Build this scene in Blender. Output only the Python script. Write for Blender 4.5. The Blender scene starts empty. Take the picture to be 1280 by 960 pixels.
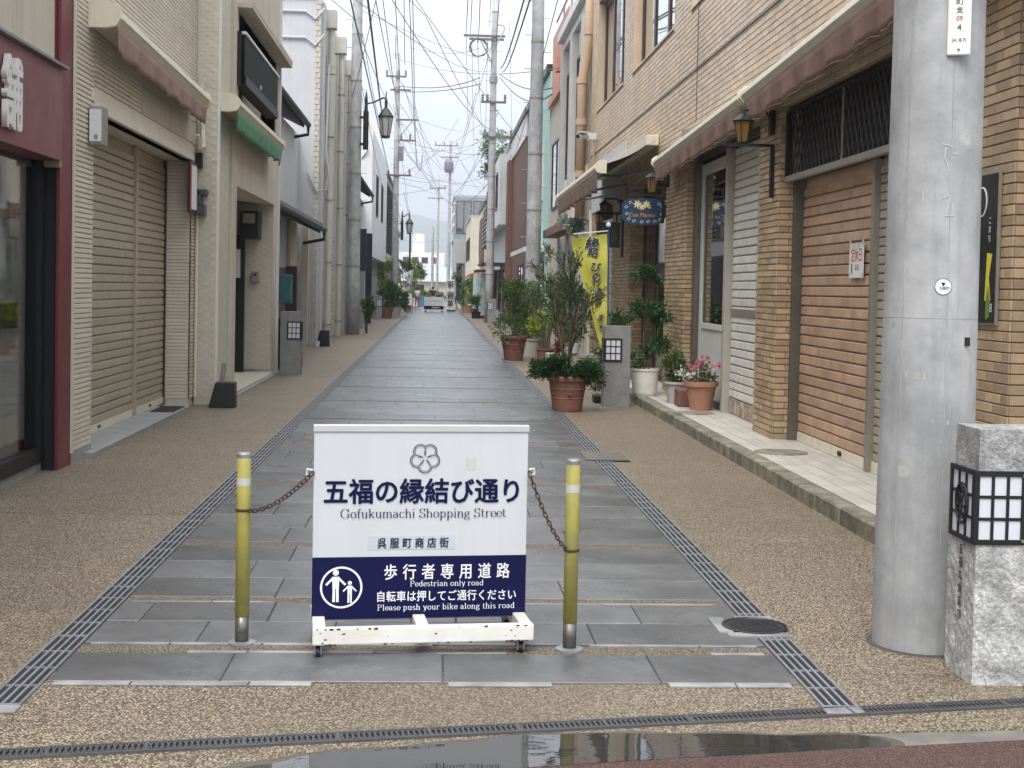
import bpy, bmesh, math, random
from mathutils import Vector, Matrix, noise
R=math.radians; rnd=random.Random(7)
S=bpy.context.scene; COL=S.collection
# ------------------------------------------------------------------ camera
cam=bpy.data.cameras.new('camera'); co=bpy.data.objects.new('camera',cam); COL.objects.link(co); S.camera=co
cam.sensor_width=36; cam.lens=36*1680/1280; cam.clip_start=.05; cam.clip_end=9000
cam.shift_y=-(480-418.62)/1280
YAW,PIT,ROL=R(3.2759),R(2.0),R(1.17)
fw=Vector((math.sin(YAW)*math.cos(PIT),math.cos(YAW)*math.cos(PIT),-math.sin(PIT)))
rt=Vector((math.cos(YAW),-math.sin(YAW),0)); up=rt.cross(fw)
r2=math.cos(ROL)*rt+math.sin(ROL)*up; u2=-math.sin(ROL)*rt+math.cos(ROL)*up
m=Matrix((r2,u2,-fw)).transposed().to_4x4(); m.translation=Vector((0,0,1.62)); co.matrix_world=m
# ------------------------------------------------------------------ sky, sun, exposure
SUN_EL,SUN_AZ=R(58),R(200)
W=bpy.data.worlds.new('World'); S.world=W; W.use_nodes=True; nt=W.node_tree; nt.nodes.clear()
def N(t,ty,**k):
    n=t.nodes.new(ty)
    for a,b in k.items(): setattr(n,a,b)
    return n
out=N(nt,'ShaderNodeOutputWorld'); bg=N(nt,'ShaderNodeBackground'); bg.inputs[1].default_value=.1
sky=N(nt,'ShaderNodeTexSky',sky_type='NISHITA',sun_disc=False,sun_elevation=SUN_EL,sun_rotation=SUN_AZ)
sky.air_density=1.2; sky.dust_density=3
tc=N(nt,'ShaderNodeTexCoord'); mp=N(nt,'ShaderNodeMapping'); mp.inputs['Scale'].default_value=(1,1,3.2)
nz=N(nt,'ShaderNodeTexNoise'); nz.inputs['Scale'].default_value=2.2; nz.inputs['Detail'].default_value=6; nz.inputs['Roughness'].default_value=.6
rp=N(nt,'ShaderNodeValToRGB'); rp.color_ramp.elements[0].position=.3; rp.color_ramp.elements[0].color=(5.6,6.3,7.3,1)
rp.color_ramp.elements[1].position=.68; rp.color_ramp.elements[1].color=(9.4,9.7,10.2,1)
mx=N(nt,'ShaderNodeMix',data_type='RGBA'); mx.inputs[0].default_value=.92
L=nt.links.new
L(tc.outputs['Generated'],mp.inputs[0]); L(mp.outputs[0],nz.inputs[0]); L(nz.outputs[0],rp.inputs[0])
sx_=N(nt,'ShaderNodeSeparateXYZ'); L(tc.outputs['Generated'],sx_.inputs[0])
ma_=N(nt,'ShaderNodeMath',operation='MULTIPLY_ADD',use_clamp=False); mb_=N(nt,'ShaderNodeMath',operation='MAXIMUM'); L(sx_.outputs[2],mb_.inputs[0]); mb_.inputs[1].default_value=0
L(mb_.outputs[0],ma_.inputs[0]); ma_.inputs[1].default_value=1.1; ma_.inputs[2].default_value=.55   # overcast sky: about three times brighter overhead than at the horizon
vs_=N(nt,'ShaderNodeVectorMath',operation='SCALE'); L(rp.outputs[0],vs_.inputs[0]); L(ma_.outputs[0],vs_.inputs[3])
L(sky.outputs[0],mx.inputs[6]); L(vs_.outputs[0],mx.inputs[7]); L(mx.outputs[2],bg.inputs[0]); L(bg.outputs[0],out.inputs[0])
sl=bpy.data.lights.new('sun','SUN'); sl.energy=1.5; sl.angle=R(28); sl.color=(1,.96,.9)
so=bpy.data.objects.new('sun',sl); COL.objects.link(so)
# light comes from direction (az measured like the sky node: rotation about z from +Y towards +X)
d=Vector((math.sin(SUN_AZ)*math.cos(SUN_EL),math.cos(SUN_AZ)*math.cos(SUN_EL),math.sin(SUN_EL)))
so.rotation_euler=d.to_track_quat('Z','Y').to_euler()
S.view_settings.view_transform='Standard'; S.view_settings.look='None'; S.view_settings.exposure=1.12; S.view_settings.gamma=1
S.cycles.max_bounces=8; S.cycles.diffuse_bounces=4
# ------------------------------------------------------------------ materials
MC={}
def M(name,col,rough=.6,var=.08,n=(6,.12),bump=None,metal=0,streak=0,col2=None,patch=None,ior=1.5,spec=.5,transl=0,vor=None,coat=0,blot=None):
    """principled material: base colour with noise, per-piece variation, dirt streaks and fine relief"""
    if name in MC: return MC[name]
    mt=bpy.data.materials.new(name); mt.use_nodes=True; t=mt.node_tree; t.nodes.clear(); l=t.links.new
    o=N(t,'ShaderNodeOutputMaterial'); p=N(t,'ShaderNodeBsdfPrincipled')
    p.inputs['Roughness'].default_value=rough; p.inputs['Metallic'].default_value=metal; p.inputs['Specular IOR Level'].default_value=spec
    p.inputs['Coat Weight'].default_value=coat
    tc=N(t,'ShaderNodeTexCoord'); oi=N(t,'ShaderNodeObjectInfo'); ge=N(t,'ShaderNodeNewGeometry')
    vec=N(t,'ShaderNodeVectorMath',operation='MULTIPLY_ADD'); vec.inputs[1].default_value=(1,1,1)
    cr=N(t,'ShaderNodeCombineXYZ'); l(oi.outputs['Random'],cr.inputs[0]); l(oi.outputs['Random'],cr.inputs[1])
    sc=N(t,'ShaderNodeVectorMath',operation='SCALE'); sc.inputs[3].default_value=37; l(cr.outputs[0],sc.inputs[0])
    l(tc.outputs['Object'],vec.inputs[0]); l(sc.outputs[0],vec.inputs[2]); V=vec.outputs[0]
    def math_(op,a,b,c=None):
        q=N(t,'ShaderNodeMath',operation=op)
        for i,x in enumerate((a,b,c)):
            if x is None: continue
            if isinstance(x,(int,float)): q.inputs[i].default_value=x
            else: l(x,q.inputs[i])
        return q.outputs[0]
    def noise_(s,det=5,v=V,rg=.6):
        q=N(t,'ShaderNodeTexNoise'); q.inputs['Scale'].default_value=s; q.inputs['Detail'].default_value=det; q.inputs['Roughness'].default_value=rg; l(v,q.inputs[0]); return q.outputs[0]
    base=N(t,'ShaderNodeRGB'); base.outputs[0].default_value=(*col,1); c=base.outputs[0]
    def mix(f,a,b,bl='MIX'):
        q=N(t,'ShaderNodeMix',data_type='RGBA',blend_type=bl)
        if isinstance(f,(int,float)): q.inputs[0].default_value=f
        else: l(f,q.inputs[0])
        l(a,q.inputs[6])
        if isinstance(b,tuple): q.inputs[7].default_value=(*b,1)
        else: l(b,q.inputs[7])
        return q.outputs[2]
    def ramp(x,a,b):
        q=N(t,'ShaderNodeMapRange'); q.inputs[1].default_value=a; q.inputs[2].default_value=b; l(x,q.inputs[0]); return q.outputs[0]
    if vor:  # pebbles: (scale, colours...)
        q=N(t,'ShaderNodeTexVoronoi'); q.inputs['Scale'].default_value=vor[0]; l(V,q.inputs[0])
        sp=N(t,'ShaderNodeSeparateColor'); l(q.outputs['Color'],sp.inputs[0])
        cr_=N(t,'ShaderNodeValToRGB'); l(sp.outputs[0],cr_.inputs[0]); e=cr_.color_ramp.elements
        e[0].color=(*vor[1],1); e[1].color=(*vor[-1],1)
        for i,cc in enumerate(vor[2:-1]): x=e.new((i+1)/(len(vor)-2)); x.color=(*cc,1)
        c=cr_.outputs[0]; vd=q.outputs['Distance']
        c=mix(ramp(vd,.32,.62),c,tuple(a*.45 for a in vor[1]))
    if col2: c=mix(ramp(noise_(patch or 1.5,6),.42,.62),c,col2)
    if n and n[1]>0:
        f=math_('MULTIPLY_ADD',noise_(n[0],7),n[1]*2.6,1-n[1]*1.3)
        f2=math_('MULTIPLY_ADD',noise_(n[0]*.13,3),n[1]*2.2,1-n[1]*1.1)
        g=N(t,'ShaderNodeCombineColor'); ff=math_('MULTIPLY',f,f2)
        for i in range(3): l(ff,g.inputs[i])
        c=mix(1.0,c,g.outputs[0],'MULTIPLY')
    if var:
        a=math_('ADD',oi.outputs['Random'],ge.outputs['Random Per Island']); a=math_('FRACT',a,0)
        f=math_('MULTIPLY_ADD',a,var*2,1-var)
        g=N(t,'ShaderNodeCombineColor')
        for i in range(3): l(f,g.inputs[i])
        c=mix(1.0,c,g.outputs[0],'MULTIPLY')
    if blot:  # damp and trodden patches
        f=math_('MULTIPLY',ramp(noise_(blot[0],6,V,.65),.45,.7),blot[1]); c=mix(f,c,tuple(a*.42 for a in col))
        f=math_('MULTIPLY',ramp(noise_(blot[0]*9,3),.66,.72),blot[1]*.8); c=mix(f,c,tuple(a*.5 for a in col))
    if streak:  # rain streaks and grime running down a wall
        mp=N(t,'ShaderNodeMapping'); mp.inputs['Scale'].default_value=(5,5,.35); l(V,mp.inputs[0])
        c=mix(math_('MULTIPLY',ramp(noise_(1.3,8,mp.outputs[0],.7),.48,.78),streak),c,tuple(a*.35 for a in col))
    l(c,p.inputs['Base Color'])
    if rough<.5 and n:
        l(math_('MULTIPLY_ADD',noise_(3,4),rough*.9,rough*.55),p.inputs['Roughness'])
    if bump:
        q=N(t,'ShaderNodeBump'); q.inputs['Distance'].default_value=.01; q.inputs['Strength'].default_value=bump[1]
        if vor: l(math_('SUBTRACT',1,vd),q.inputs['Height'])
        else: l(noise_(bump[0],6),q.inputs['Height'])
        l(q.outputs[0],p.inputs['Normal'])
    sh=p.outputs[0]
    if transl:
        tr=N(t,'ShaderNodeBsdfTranslucent'); l(c,tr.inputs[0]); ms=N(t,'ShaderNodeMixShader'); ms.inputs[0].default_value=transl
        l(sh,ms.inputs[1]); l(tr.outputs[0],ms.inputs[2]); sh=ms.outputs[0]
    l(sh,o.inputs[0]); MC[name]=mt; return mt
def glass(name,tint=(.8,.85,.85),tr=.55,fm=1.3):
    if name in MC: return MC[name]
    mt=bpy.data.materials.new(name); mt.use_nodes=True; t=mt.node_tree; t.nodes.clear(); l=t.links.new
    o=N(t,'ShaderNodeOutputMaterial'); g=N(t,'ShaderNodeBsdfGlossy'); g.inputs['Roughness'].default_value=.02
    tb=N(t,'ShaderNodeBsdfTransparent'); tb.inputs[0].default_value=(*tint,1)
    ms=N(t,'ShaderNodeMixShader'); fr=N(t,'ShaderNodeFresnel'); fr.inputs[0].default_value=1.55
    mr=N(t,'ShaderNodeMath',operation='MULTIPLY_ADD'); l(fr.outputs[0],mr.inputs[0]); mr.inputs[1].default_value=fm; mr.inputs[2].default_value=1-tr-.35; mr.use_clamp=True
    l(mr.outputs[0],ms.inputs[0]); l(tb.outputs[0],ms.inputs[1]); l(g.outputs[0],ms.inputs[2]); l(ms.outputs[0],o.inputs[0]); MC[name]=mt; return mt
def water(name):
    mt=bpy.data.materials.new(name); mt.use_nodes=True; t=mt.node_tree; p=t.nodes['Principled BSDF']
    nn=t.nodes.new('ShaderNodeTexNoise'); nn.inputs['Scale'].default_value=9; bb=t.nodes.new('ShaderNodeBump'); bb.inputs['Strength'].default_value=.02; bb.inputs['Distance'].default_value=.02
    t.links.new(nn.outputs[0],bb.inputs['Height']); t.links.new(bb.outputs[0],p.inputs['Normal'])
    p.inputs['Base Color'].default_value=(.035,.033,.03,1); p.inputs['Roughness'].default_value=.015; p.inputs['IOR'].default_value=1.75
    return mt
AGG=((.17,.125,.08),(.3,.235,.155),(.42,.34,.235),(.25,.19,.125),(.55,.47,.35))
agg=M('exposed_aggregate',(.33,.27,.19),.6,0,(1.6,.2),(60,.5),vor=(105,*AGG),blot=(.38,.6))
aggd=M('exposed_aggregate_band',(.2,.17,.13),.6,0,(1.6,.16),(60,.5),blot=(.8,.5),vor=(105,*[tuple(x*.72 for x in a) for a in AGG]))
slate=M('wet_slate',(.1,.102,.104),.3,.16,(14,.28),(90,.22),col2=(.145,.147,.148),patch=1.6,spec=.6,blot=(.9,.6))
palest=M('pale_stone_and_sheen',(.29,.29,.275),.5,.15,(20,.2),(70,.3),col2=(.15,.155,.16),patch=5)  # stone of collars and plates, also the painted sheen on slate edges
bmort=M('brick_mortar',(.3,.235,.165),.9,0,(20,.2)); mortar=M('mortar',(.06,.06,.058),.9,0,(20,.2))
grout=M('grout',(.16,.13,.1),.9,0,(20,.2))
galv=M('galvanised_steel',(.27,.28,.29),.5,.08,(30,.2),metal=.5)
dark=M('black_void',(.012,.012,.013),.8,0,None)
blackm=M('black_metal',(.007,.007,.008),.5,.1,(20,.2))
concrete=M('concrete',(.3,.3,.29),.78,.05,(5,.16),(40,.25),streak=.35)
poleconc=M('pole_concrete',(.4,.405,.4),.7,.05,(7,.25),(45,.16),streak=.55,col2=(.31,.315,.315),patch=3,blot=(2.2,.3))
kerbm=M('kerb_concrete',(.25,.225,.17),.85,.18,(12,.25),(40,.5),streak=.7,col2=(.13,.12,.08),patch=5)
walkt=M('walkway_tile',(.44,.41,.36),.6,.09,(10,.12),(60,.1))
brick=M('tan_brick',(.45,.325,.2),.5,.24,(18,.18),(50,.25),streak=.3)
tilem=M('tan_facade_tile',(.6,.455,.315),.38,.13,(3,.14),(60,.12),streak=.35,col2=(.64,.51,.38),patch=.8)
asph=M('red_asphalt',(.15,.065,.055),.85,0,(40,.2),(120,.8),vor=(160,(.11,.055,.045),(.16,.075,.062),(.13,.06,.05),(.24,.14,.12)))
gutter=M('gutter_concrete',(.13,.125,.11),.35,0,(14,.2),(60,.3),col2=(.2,.18,.15),patch=6)
white=M('white_paint',(.66,.66,.64),.45,.03,(8,.06))
board=M('sign_white_face',(.57,.59,.6),.35,0,(3,.05),spec=.3,streak=.16)
navy=M('navy_print',(.007,.008,.05),.6,0,(6,.1),spec=.12)
wtext=M('white_print',(.8,.8,.82),.5,0,None)
greyp=M('grey_label',(.5,.52,.56),.4,0,(8,.05))
rustw=M('rusty_white_paint',(.72,.7,.64),.45,0,(10,.08),(40,.1),col2=(.66,.63,.56),patch=4)
rust=M('rust',(.06,.028,.018),.85,.2,(40,.3),(80,.5))
yellow=M('yellow_post',(.42,.38,.09),.5,.04,(12,.18),streak=.7,col2=(.36,.33,.12),patch=9)
tapew=M('white_tape',(.5,.5,.46),.4,0,(20,.1))
sidm=M('cream_siding',(.66,.6,.5),.5,.05,(4,.08),(60,.06),streak=.22)
shutb=M('beige_shutter',(.43,.37,.28),.42,.06,(5,.12),streak=.45,metal=.1)
shutr=M('salmon_shutter',(.56,.375,.255),.5,.09,(4,.15),streak=.5,col2=(.48,.3,.19),patch=3,blot=(1.2,.5))
shutw=M('white_shutter',(.7,.69,.63),.45,.06,(5,.12),streak=.5)
alu=M('aged_aluminium',(.3,.275,.24),.45,.05,(12,.12),metal=.4)
burg=M('burgundy_paint',(.15,.022,.028),.4,.04,(5,.12),streak=.3)
burgp=M('burgundy_sign',(.2,.06,.07),.45,0,(4,.12),streak=.5)
plast=M('beige_plaster',(.56,.5,.41),.85,.03,(3,.1),(30,.3),streak=.4)
cream=M('cream_casing',(.72,.66,.52),.4,.03,(8,.07),streak=.3)
brownf=M('brown_canvas',(.2,.122,.092),.85,.04,(9,.14),(60,.2),streak=.35)
pinkf=M('faded_pink_canvas',(.31,.215,.175),.85,.04,(9,.12),(60,.2),streak=.3)
greenf=M('green_canvas',(.1,.27,.15),.8,.04,(9,.14),(60,.2),streak=.5)
wov=M('woven_panel',(.6,.56,.46),.6,.035,(6,.08),(50,.1))
frameb=M('dark_brown_frame',(.045,.03,.024),.4,.05,(10,.15))
terra=M('terracotta',(.19,.082,.062),.7,.05,(8,.15),(50,.3),streak=.3)
terral=M('pale_terracotta',(.42,.21,.14),.7,.05,(8,.1),(50,.2))
potw=M('white_glazed_pot',(.66,.65,.6),.4,.04,(8,.1))
potg=M('grey_stone_pot',(.4,.39,.35),.7,.04,(8,.1))
soil=M('soil',(.04,.028,.02),.95,0,(30,.3),(40,.8))
gran=M('granite_lamp_post',(.23,.23,.22),.75,.04,(60,.3),(90,.35))
rough=M('rough_hewn_granite',(.43,.425,.41),.85,.02,(75,.75),(60,1.0),streak=.3,blot=(5,.3))
pane=M('frosted_pane',(.62,.63,.67),.35,0,(10,.03))
bark=M('bark',(.08,.06,.042),.85,.05,(20,.25),(40,.6))
leafA=M('olive_leaf',(.12,.16,.075),.5,.5,(8,.15),transl=.3)
leafB=M('dark_leaf',(.045,.105,.035),.5,.6,(8,.15),transl=.25)
leafC=M('mid_leaf',(.085,.15,.04),.5,.6,(8,.15),transl=.3)
leafY=M('yellow_leaf',(.22,.27,.03),.5,.4,(8,.15),transl=.35)
redl=M('red_leaf',(.16,.02,.02),.6,.4,None,transl=.2)
pinkp=M('pink_petal',(.75,.25,.34),.6,.25,None,transl=.3)
whitep=M('white_petal',(.8,.76,.74),.6,.15,None,transl=.3)
banm=M('yellow_banner',(.62,.58,.1),.75,0,(7,.08),transl=.25)
blackp=M('black_print',(.02,.02,.02),.6,0,None)
redp=M('red_print',(.55,.06,.04),.6,0,None)
paper=M('paper',(.75,.75,.72),.7,0,(8,.04))
bluep=M('blue_painted_board',(.018,.04,.085),.5,0,(6,.25))
cable=M('cable_rubber',(.13,.13,.145),.6,0,None)
cablel=M('grey_cable',(.34,.345,.36),.6,0,None)
amber=M('amber_glass',(.2,.12,.03),.3,0,(5,.2))
lampgl=M('milky_lamp_glass',(.4,.41,.38),.3,0,(5,.15))
ltgrey=M('light_grey_render',(.5,.5,.51),.8,.03,(2,.08),(30,.2),streak=.25)
rooft=M('grey_roof_tile',(.06,.062,.068),.5,.2,(10,.2))
woodb=M('red_brown_boards',(.1,.04,.03),.6,.25,(8,.25),streak=.3)
teal=M('teal_mailbox',(.02,.1,.12),.4,0,(6,.1))
hillm=M('wooded_hill',(.05,.09,.05),.95,0,(.01,.25))
ground_m=M('ground_dull',(.2,.19,.17),.9,0,(2,.15))
skin=M('skin',(.5,.3,.2),.6,0,None); hair=M('black_hair',(.015,.012,.01),.5,0,None)
curt=M('pale_curtain',(.75,.74,.7),.8,.1,(5,.1),transl=.2)
curtb=M('beige_curtain',(.3,.27,.21),.8,.15,(5,.1),transl=.1)
gl=glass('window_glass'); gld=glass('dark_window_glass',(.25,.27,.3),.35); glm=glass('reflective_window_glass',(.25,.27,.3),.02)
puddle_m=water('puddle_water')
# ------------------------------------------------------------------ builders
class MB:
    def __init__(s): s.v=[]; s.f=[]
    def add(s,vs,fs):
        o=len(s.v); s.v+= [tuple(v) for v in vs]; s.f+=[tuple(i+o for i in f) for f in fs]; return s
    def box(s,x0,x1,y0,y1,z0,z1):
        return s.add([(x0,y0,z0),(x1,y0,z0),(x1,y1,z0),(x0,y1,z0),(x0,y0,z1),(x1,y0,z1),(x1,y1,z1),(x0,y1,z1)],
                     [(0,3,2,1),(4,5,6,7),(0,1,5,4),(1,2,6,5),(2,3,7,6),(3,0,4,7)])
    def quad(s,*p): return s.add(p,[tuple(range(len(p)))])
    def prism(s,poly,d0,d1,ax='z'):
        n=len(poly)
        def P(a,b,c): return {'z':(a,b,c),'y':(a,c,b),'x':(c,a,b)}[ax]
        vs=[P(a,b,d0) for a,b in poly]+[P(a,b,d1) for a,b in poly]
        return s.add(vs,[tuple(range(n))[::-1],tuple(range(n,2*n))]+[(i,(i+1)%n,n+(i+1)%n,n+i) for i in range(n)])
    def tube(s,pts,r,seg=8,cap=True):
        pts=[Vector(p) for p in pts]; n=len(pts); rs=r if isinstance(r,(list,tuple)) else [r]*n
        o=len(s.v); ref=None
        for i,p in enumerate(pts):
            t=(pts[min(i+1,n-1)]-pts[max(i-1,0)])
            if t.length<1e-9: t=Vector((0,0,1))
            t.normalize()
            a=t.orthogonal().normalized() if ref is None else (ref-t*ref.dot(t))
            if a.length<1e-6: a=t.orthogonal()
            a.normalize(); ref=a; b=t.cross(a)
            for k in range(seg):
                q=2*math.pi*k/seg; s.v.append(tuple(p+(a*math.cos(q)+b*math.sin(q))*rs[i]))
        for i in range(n-1):
            for k in range(seg):
                k2=(k+1)%seg; s.f.append((o+i*seg+k,o+i*seg+k2,o+(i+1)*seg+k2,o+(i+1)*seg+k))
        if cap: s.f.append(tuple(o+k for k in range(seg))[::-1]); s.f.append(tuple(o+(n-1)*seg+k for k in range(seg)))
        return s
    def lathe(s,prof,c=(0,0,0),seg=24):
        o=len(s.v); n=len(prof)
        for r,z in prof:
            for k in range(seg):
                q=2*math.pi*k/seg; s.v.append((c[0]+r*math.cos(q),c[1]+r*math.sin(q),c[2]+z))
        for i in range(n-1):
            for k in range(seg):
                k2=(k+1)%seg; s.f.append((o+i*seg+k,o+i*seg+k2,o+(i+1)*seg+k2,o+(i+1)*seg+k))
        s.f.append(tuple(o+k for k in range(seg))[::-1]); s.f.append(tuple(o+(n-1)*seg+k for k in range(seg)))
        return s
ORG={}
def org(o): return ORG.get(o.name,Vector((0,0,0))) if o else Vector((0,0,0))
def mesh(name,mb,off=(0,0,0),smooth=False):
    me=bpy.data.meshes.new(name); ox,oy,oz=off
    me.from_pydata([(x-ox,y-oy,z-oz) for x,y,z in mb.v],[],mb.f); me.update()
    if smooth: me.shade_smooth() if hasattr(me,'shade_smooth') else None
    return me
def part(name,mb,mat,parent=None,bev=0,smooth=False,kind=None,label=None):
    o=bpy.data.objects.new(name,mesh(name,mb,org(parent),smooth)); o.data.materials.append(mat); COL.objects.link(o)
    if parent: o.parent=parent; ORG[o.name]=org(parent)
    if bev:
        b=o.modifiers.new('bevel','BEVEL'); b.width=bev; b.segments=2; b.limit_method='ANGLE'; b.angle_limit=R(40)
    if kind: o['kind']=kind
    if label: o['label']=label
    return o
def tag(o,label,cat,group=None):
    o['label']=label; o['category']=cat
    if group: o['group']=group
    return o
def thing(name,label,cat,loc=(0,0,0),rz=0,group=None,local=False):
    o=bpy.data.objects.new(name,None); o.empty_display_size=.1; COL.objects.link(o); o.location=loc; o.rotation_euler=(0,0,rz)
    ORG[o.name]=Vector((0,0,0)) if local else Vector(loc)
    return tag(o,label,cat,group)
def solo(name,mb,mat,label,cat,group=None,loc=None,**k):
    """a thing that is a single mesh with its origin at its base"""
    if loc is None:
        xs=[v[0] for v in mb.v]; ys=[v[1] for v in mb.v]; zs=[v[2] for v in mb.v]; loc=((min(xs)+max(xs))/2,(min(ys)+max(ys))/2,min(zs))
    o=bpy.data.objects.new(name,mesh(name,mb,loc,k.get('smooth',False))); o.data.materials.append(mat); o.location=loc; COL.objects.link(o)
    ORG[o.name]=Vector(loc)
    if k.get('bev'):
        b=o.modifiers.new('bevel','BEVEL'); b.width=k['bev']; b.segments=2; b.limit_method='ANGLE'
    return tag(o,label,cat,group)
def struct(name,mb,mat,parent=None,**k):
    o=part(name,mb,mat,parent,**k)
    if not parent: o['kind']='structure'
    return o
def sroot(name):
    o=bpy.data.objects.new(name,None); COL.objects.link(o); o['kind']='structure'; return o
def copy_tree(o,parent=None):
    c=o.copy(); COL.objects.link(c); ORG[c.name]=org(o)
    if parent: c.parent=parent
    for ch in o.children: copy_tree(ch,c)
    return c
class Shared:
    """alike pieces (slats, bricks, tiles) as objects sharing one mesh"""
    def __init__(s,name,mat,parent,bev=0): s.n,s.m,s.p,s.c=name,mat,parent,{}; s.bev=bev
    def put(s,x,y,z,dx,dy,dz,rot=None,jit=0):
        k=(round(dx,4),round(dy,4),round(dz,4))
        if k not in s.c:
            b=min(s.bev or .002,min(k)*.3); bm=bmesh.new(); bmesh.ops.create_cube(bm,size=1)
            bmesh.ops.scale(bm,vec=(dx,dy,dz),verts=bm.verts)
            if s.bev: bmesh.ops.bevel(bm,geom=list(bm.edges),offset=b,segments=1,affect='EDGES')
            me=bpy.data.meshes.new(s.n); bm.to_mesh(me); bm.free(); me.materials.append(s.m); s.c[k]=me
        o=bpy.data.objects.new(s.n,s.c[k]); COL.objects.link(o); o.parent=s.p; of=org(s.p)
        o.location=(x+dx/2-of.x,y+dy/2-of.y,z+dz/2-of.z)
        if rot: o.rotation_euler=rot
        return o
def text(s,size,mat,parent,loc,rot=(R(90),0,0),bold=0,align='CENTER',name='lettering',sx=1,ext=0,world=True,sp=1):
    cu=bpy.data.curves.new('t','FONT'); cu.body=s; cu.size=size; cu.align_x=align; cu.extrude=ext; cu.space_character=sp; cu.resolution_u=3
    o=bpy.data.objects.new('t',cu); COL.objects.link(o); dg=bpy.context.evaluated_depsgraph_get(); dg.update()
    me=bpy.data.meshes.new_from_object(o.evaluated_get(dg)); bpy.data.objects.remove(o); bpy.data.curves.remove(cu)
    me.name=name; me.materials.clear(); me.materials.append(mat)
    for v in me.vertices: v.co.x*=sx
    if bold:
        bm=bmesh.new(); bm.from_mesh(me); src=bmesh.new(); src.from_mesh(me); base=bm.copy()
        tmp=bpy.data.meshes.new('t')
        for i in range(8):
            a=math.pi*i/4; b2=base.copy(); bmesh.ops.translate(b2,vec=(bold*size*math.cos(a)*.8,bold*size*math.sin(a)*.8,-.00007*(i+1)),verts=b2.verts); b2.to_mesh(tmp); bm.from_mesh(tmp); b2.free()
        bm.to_mesh(me); bm.free(); src.free(); base.free(); bpy.data.meshes.remove(tmp)
        me.materials.clear(); me.materials.append(mat)
    q=bpy.data.objects.new(name,me); COL.objects.link(q); q.parent=parent
    q.location=Vector(loc)-org(parent) if world else loc; q.rotation_euler=rot; ORG[q.name]=org(parent); return q
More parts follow.
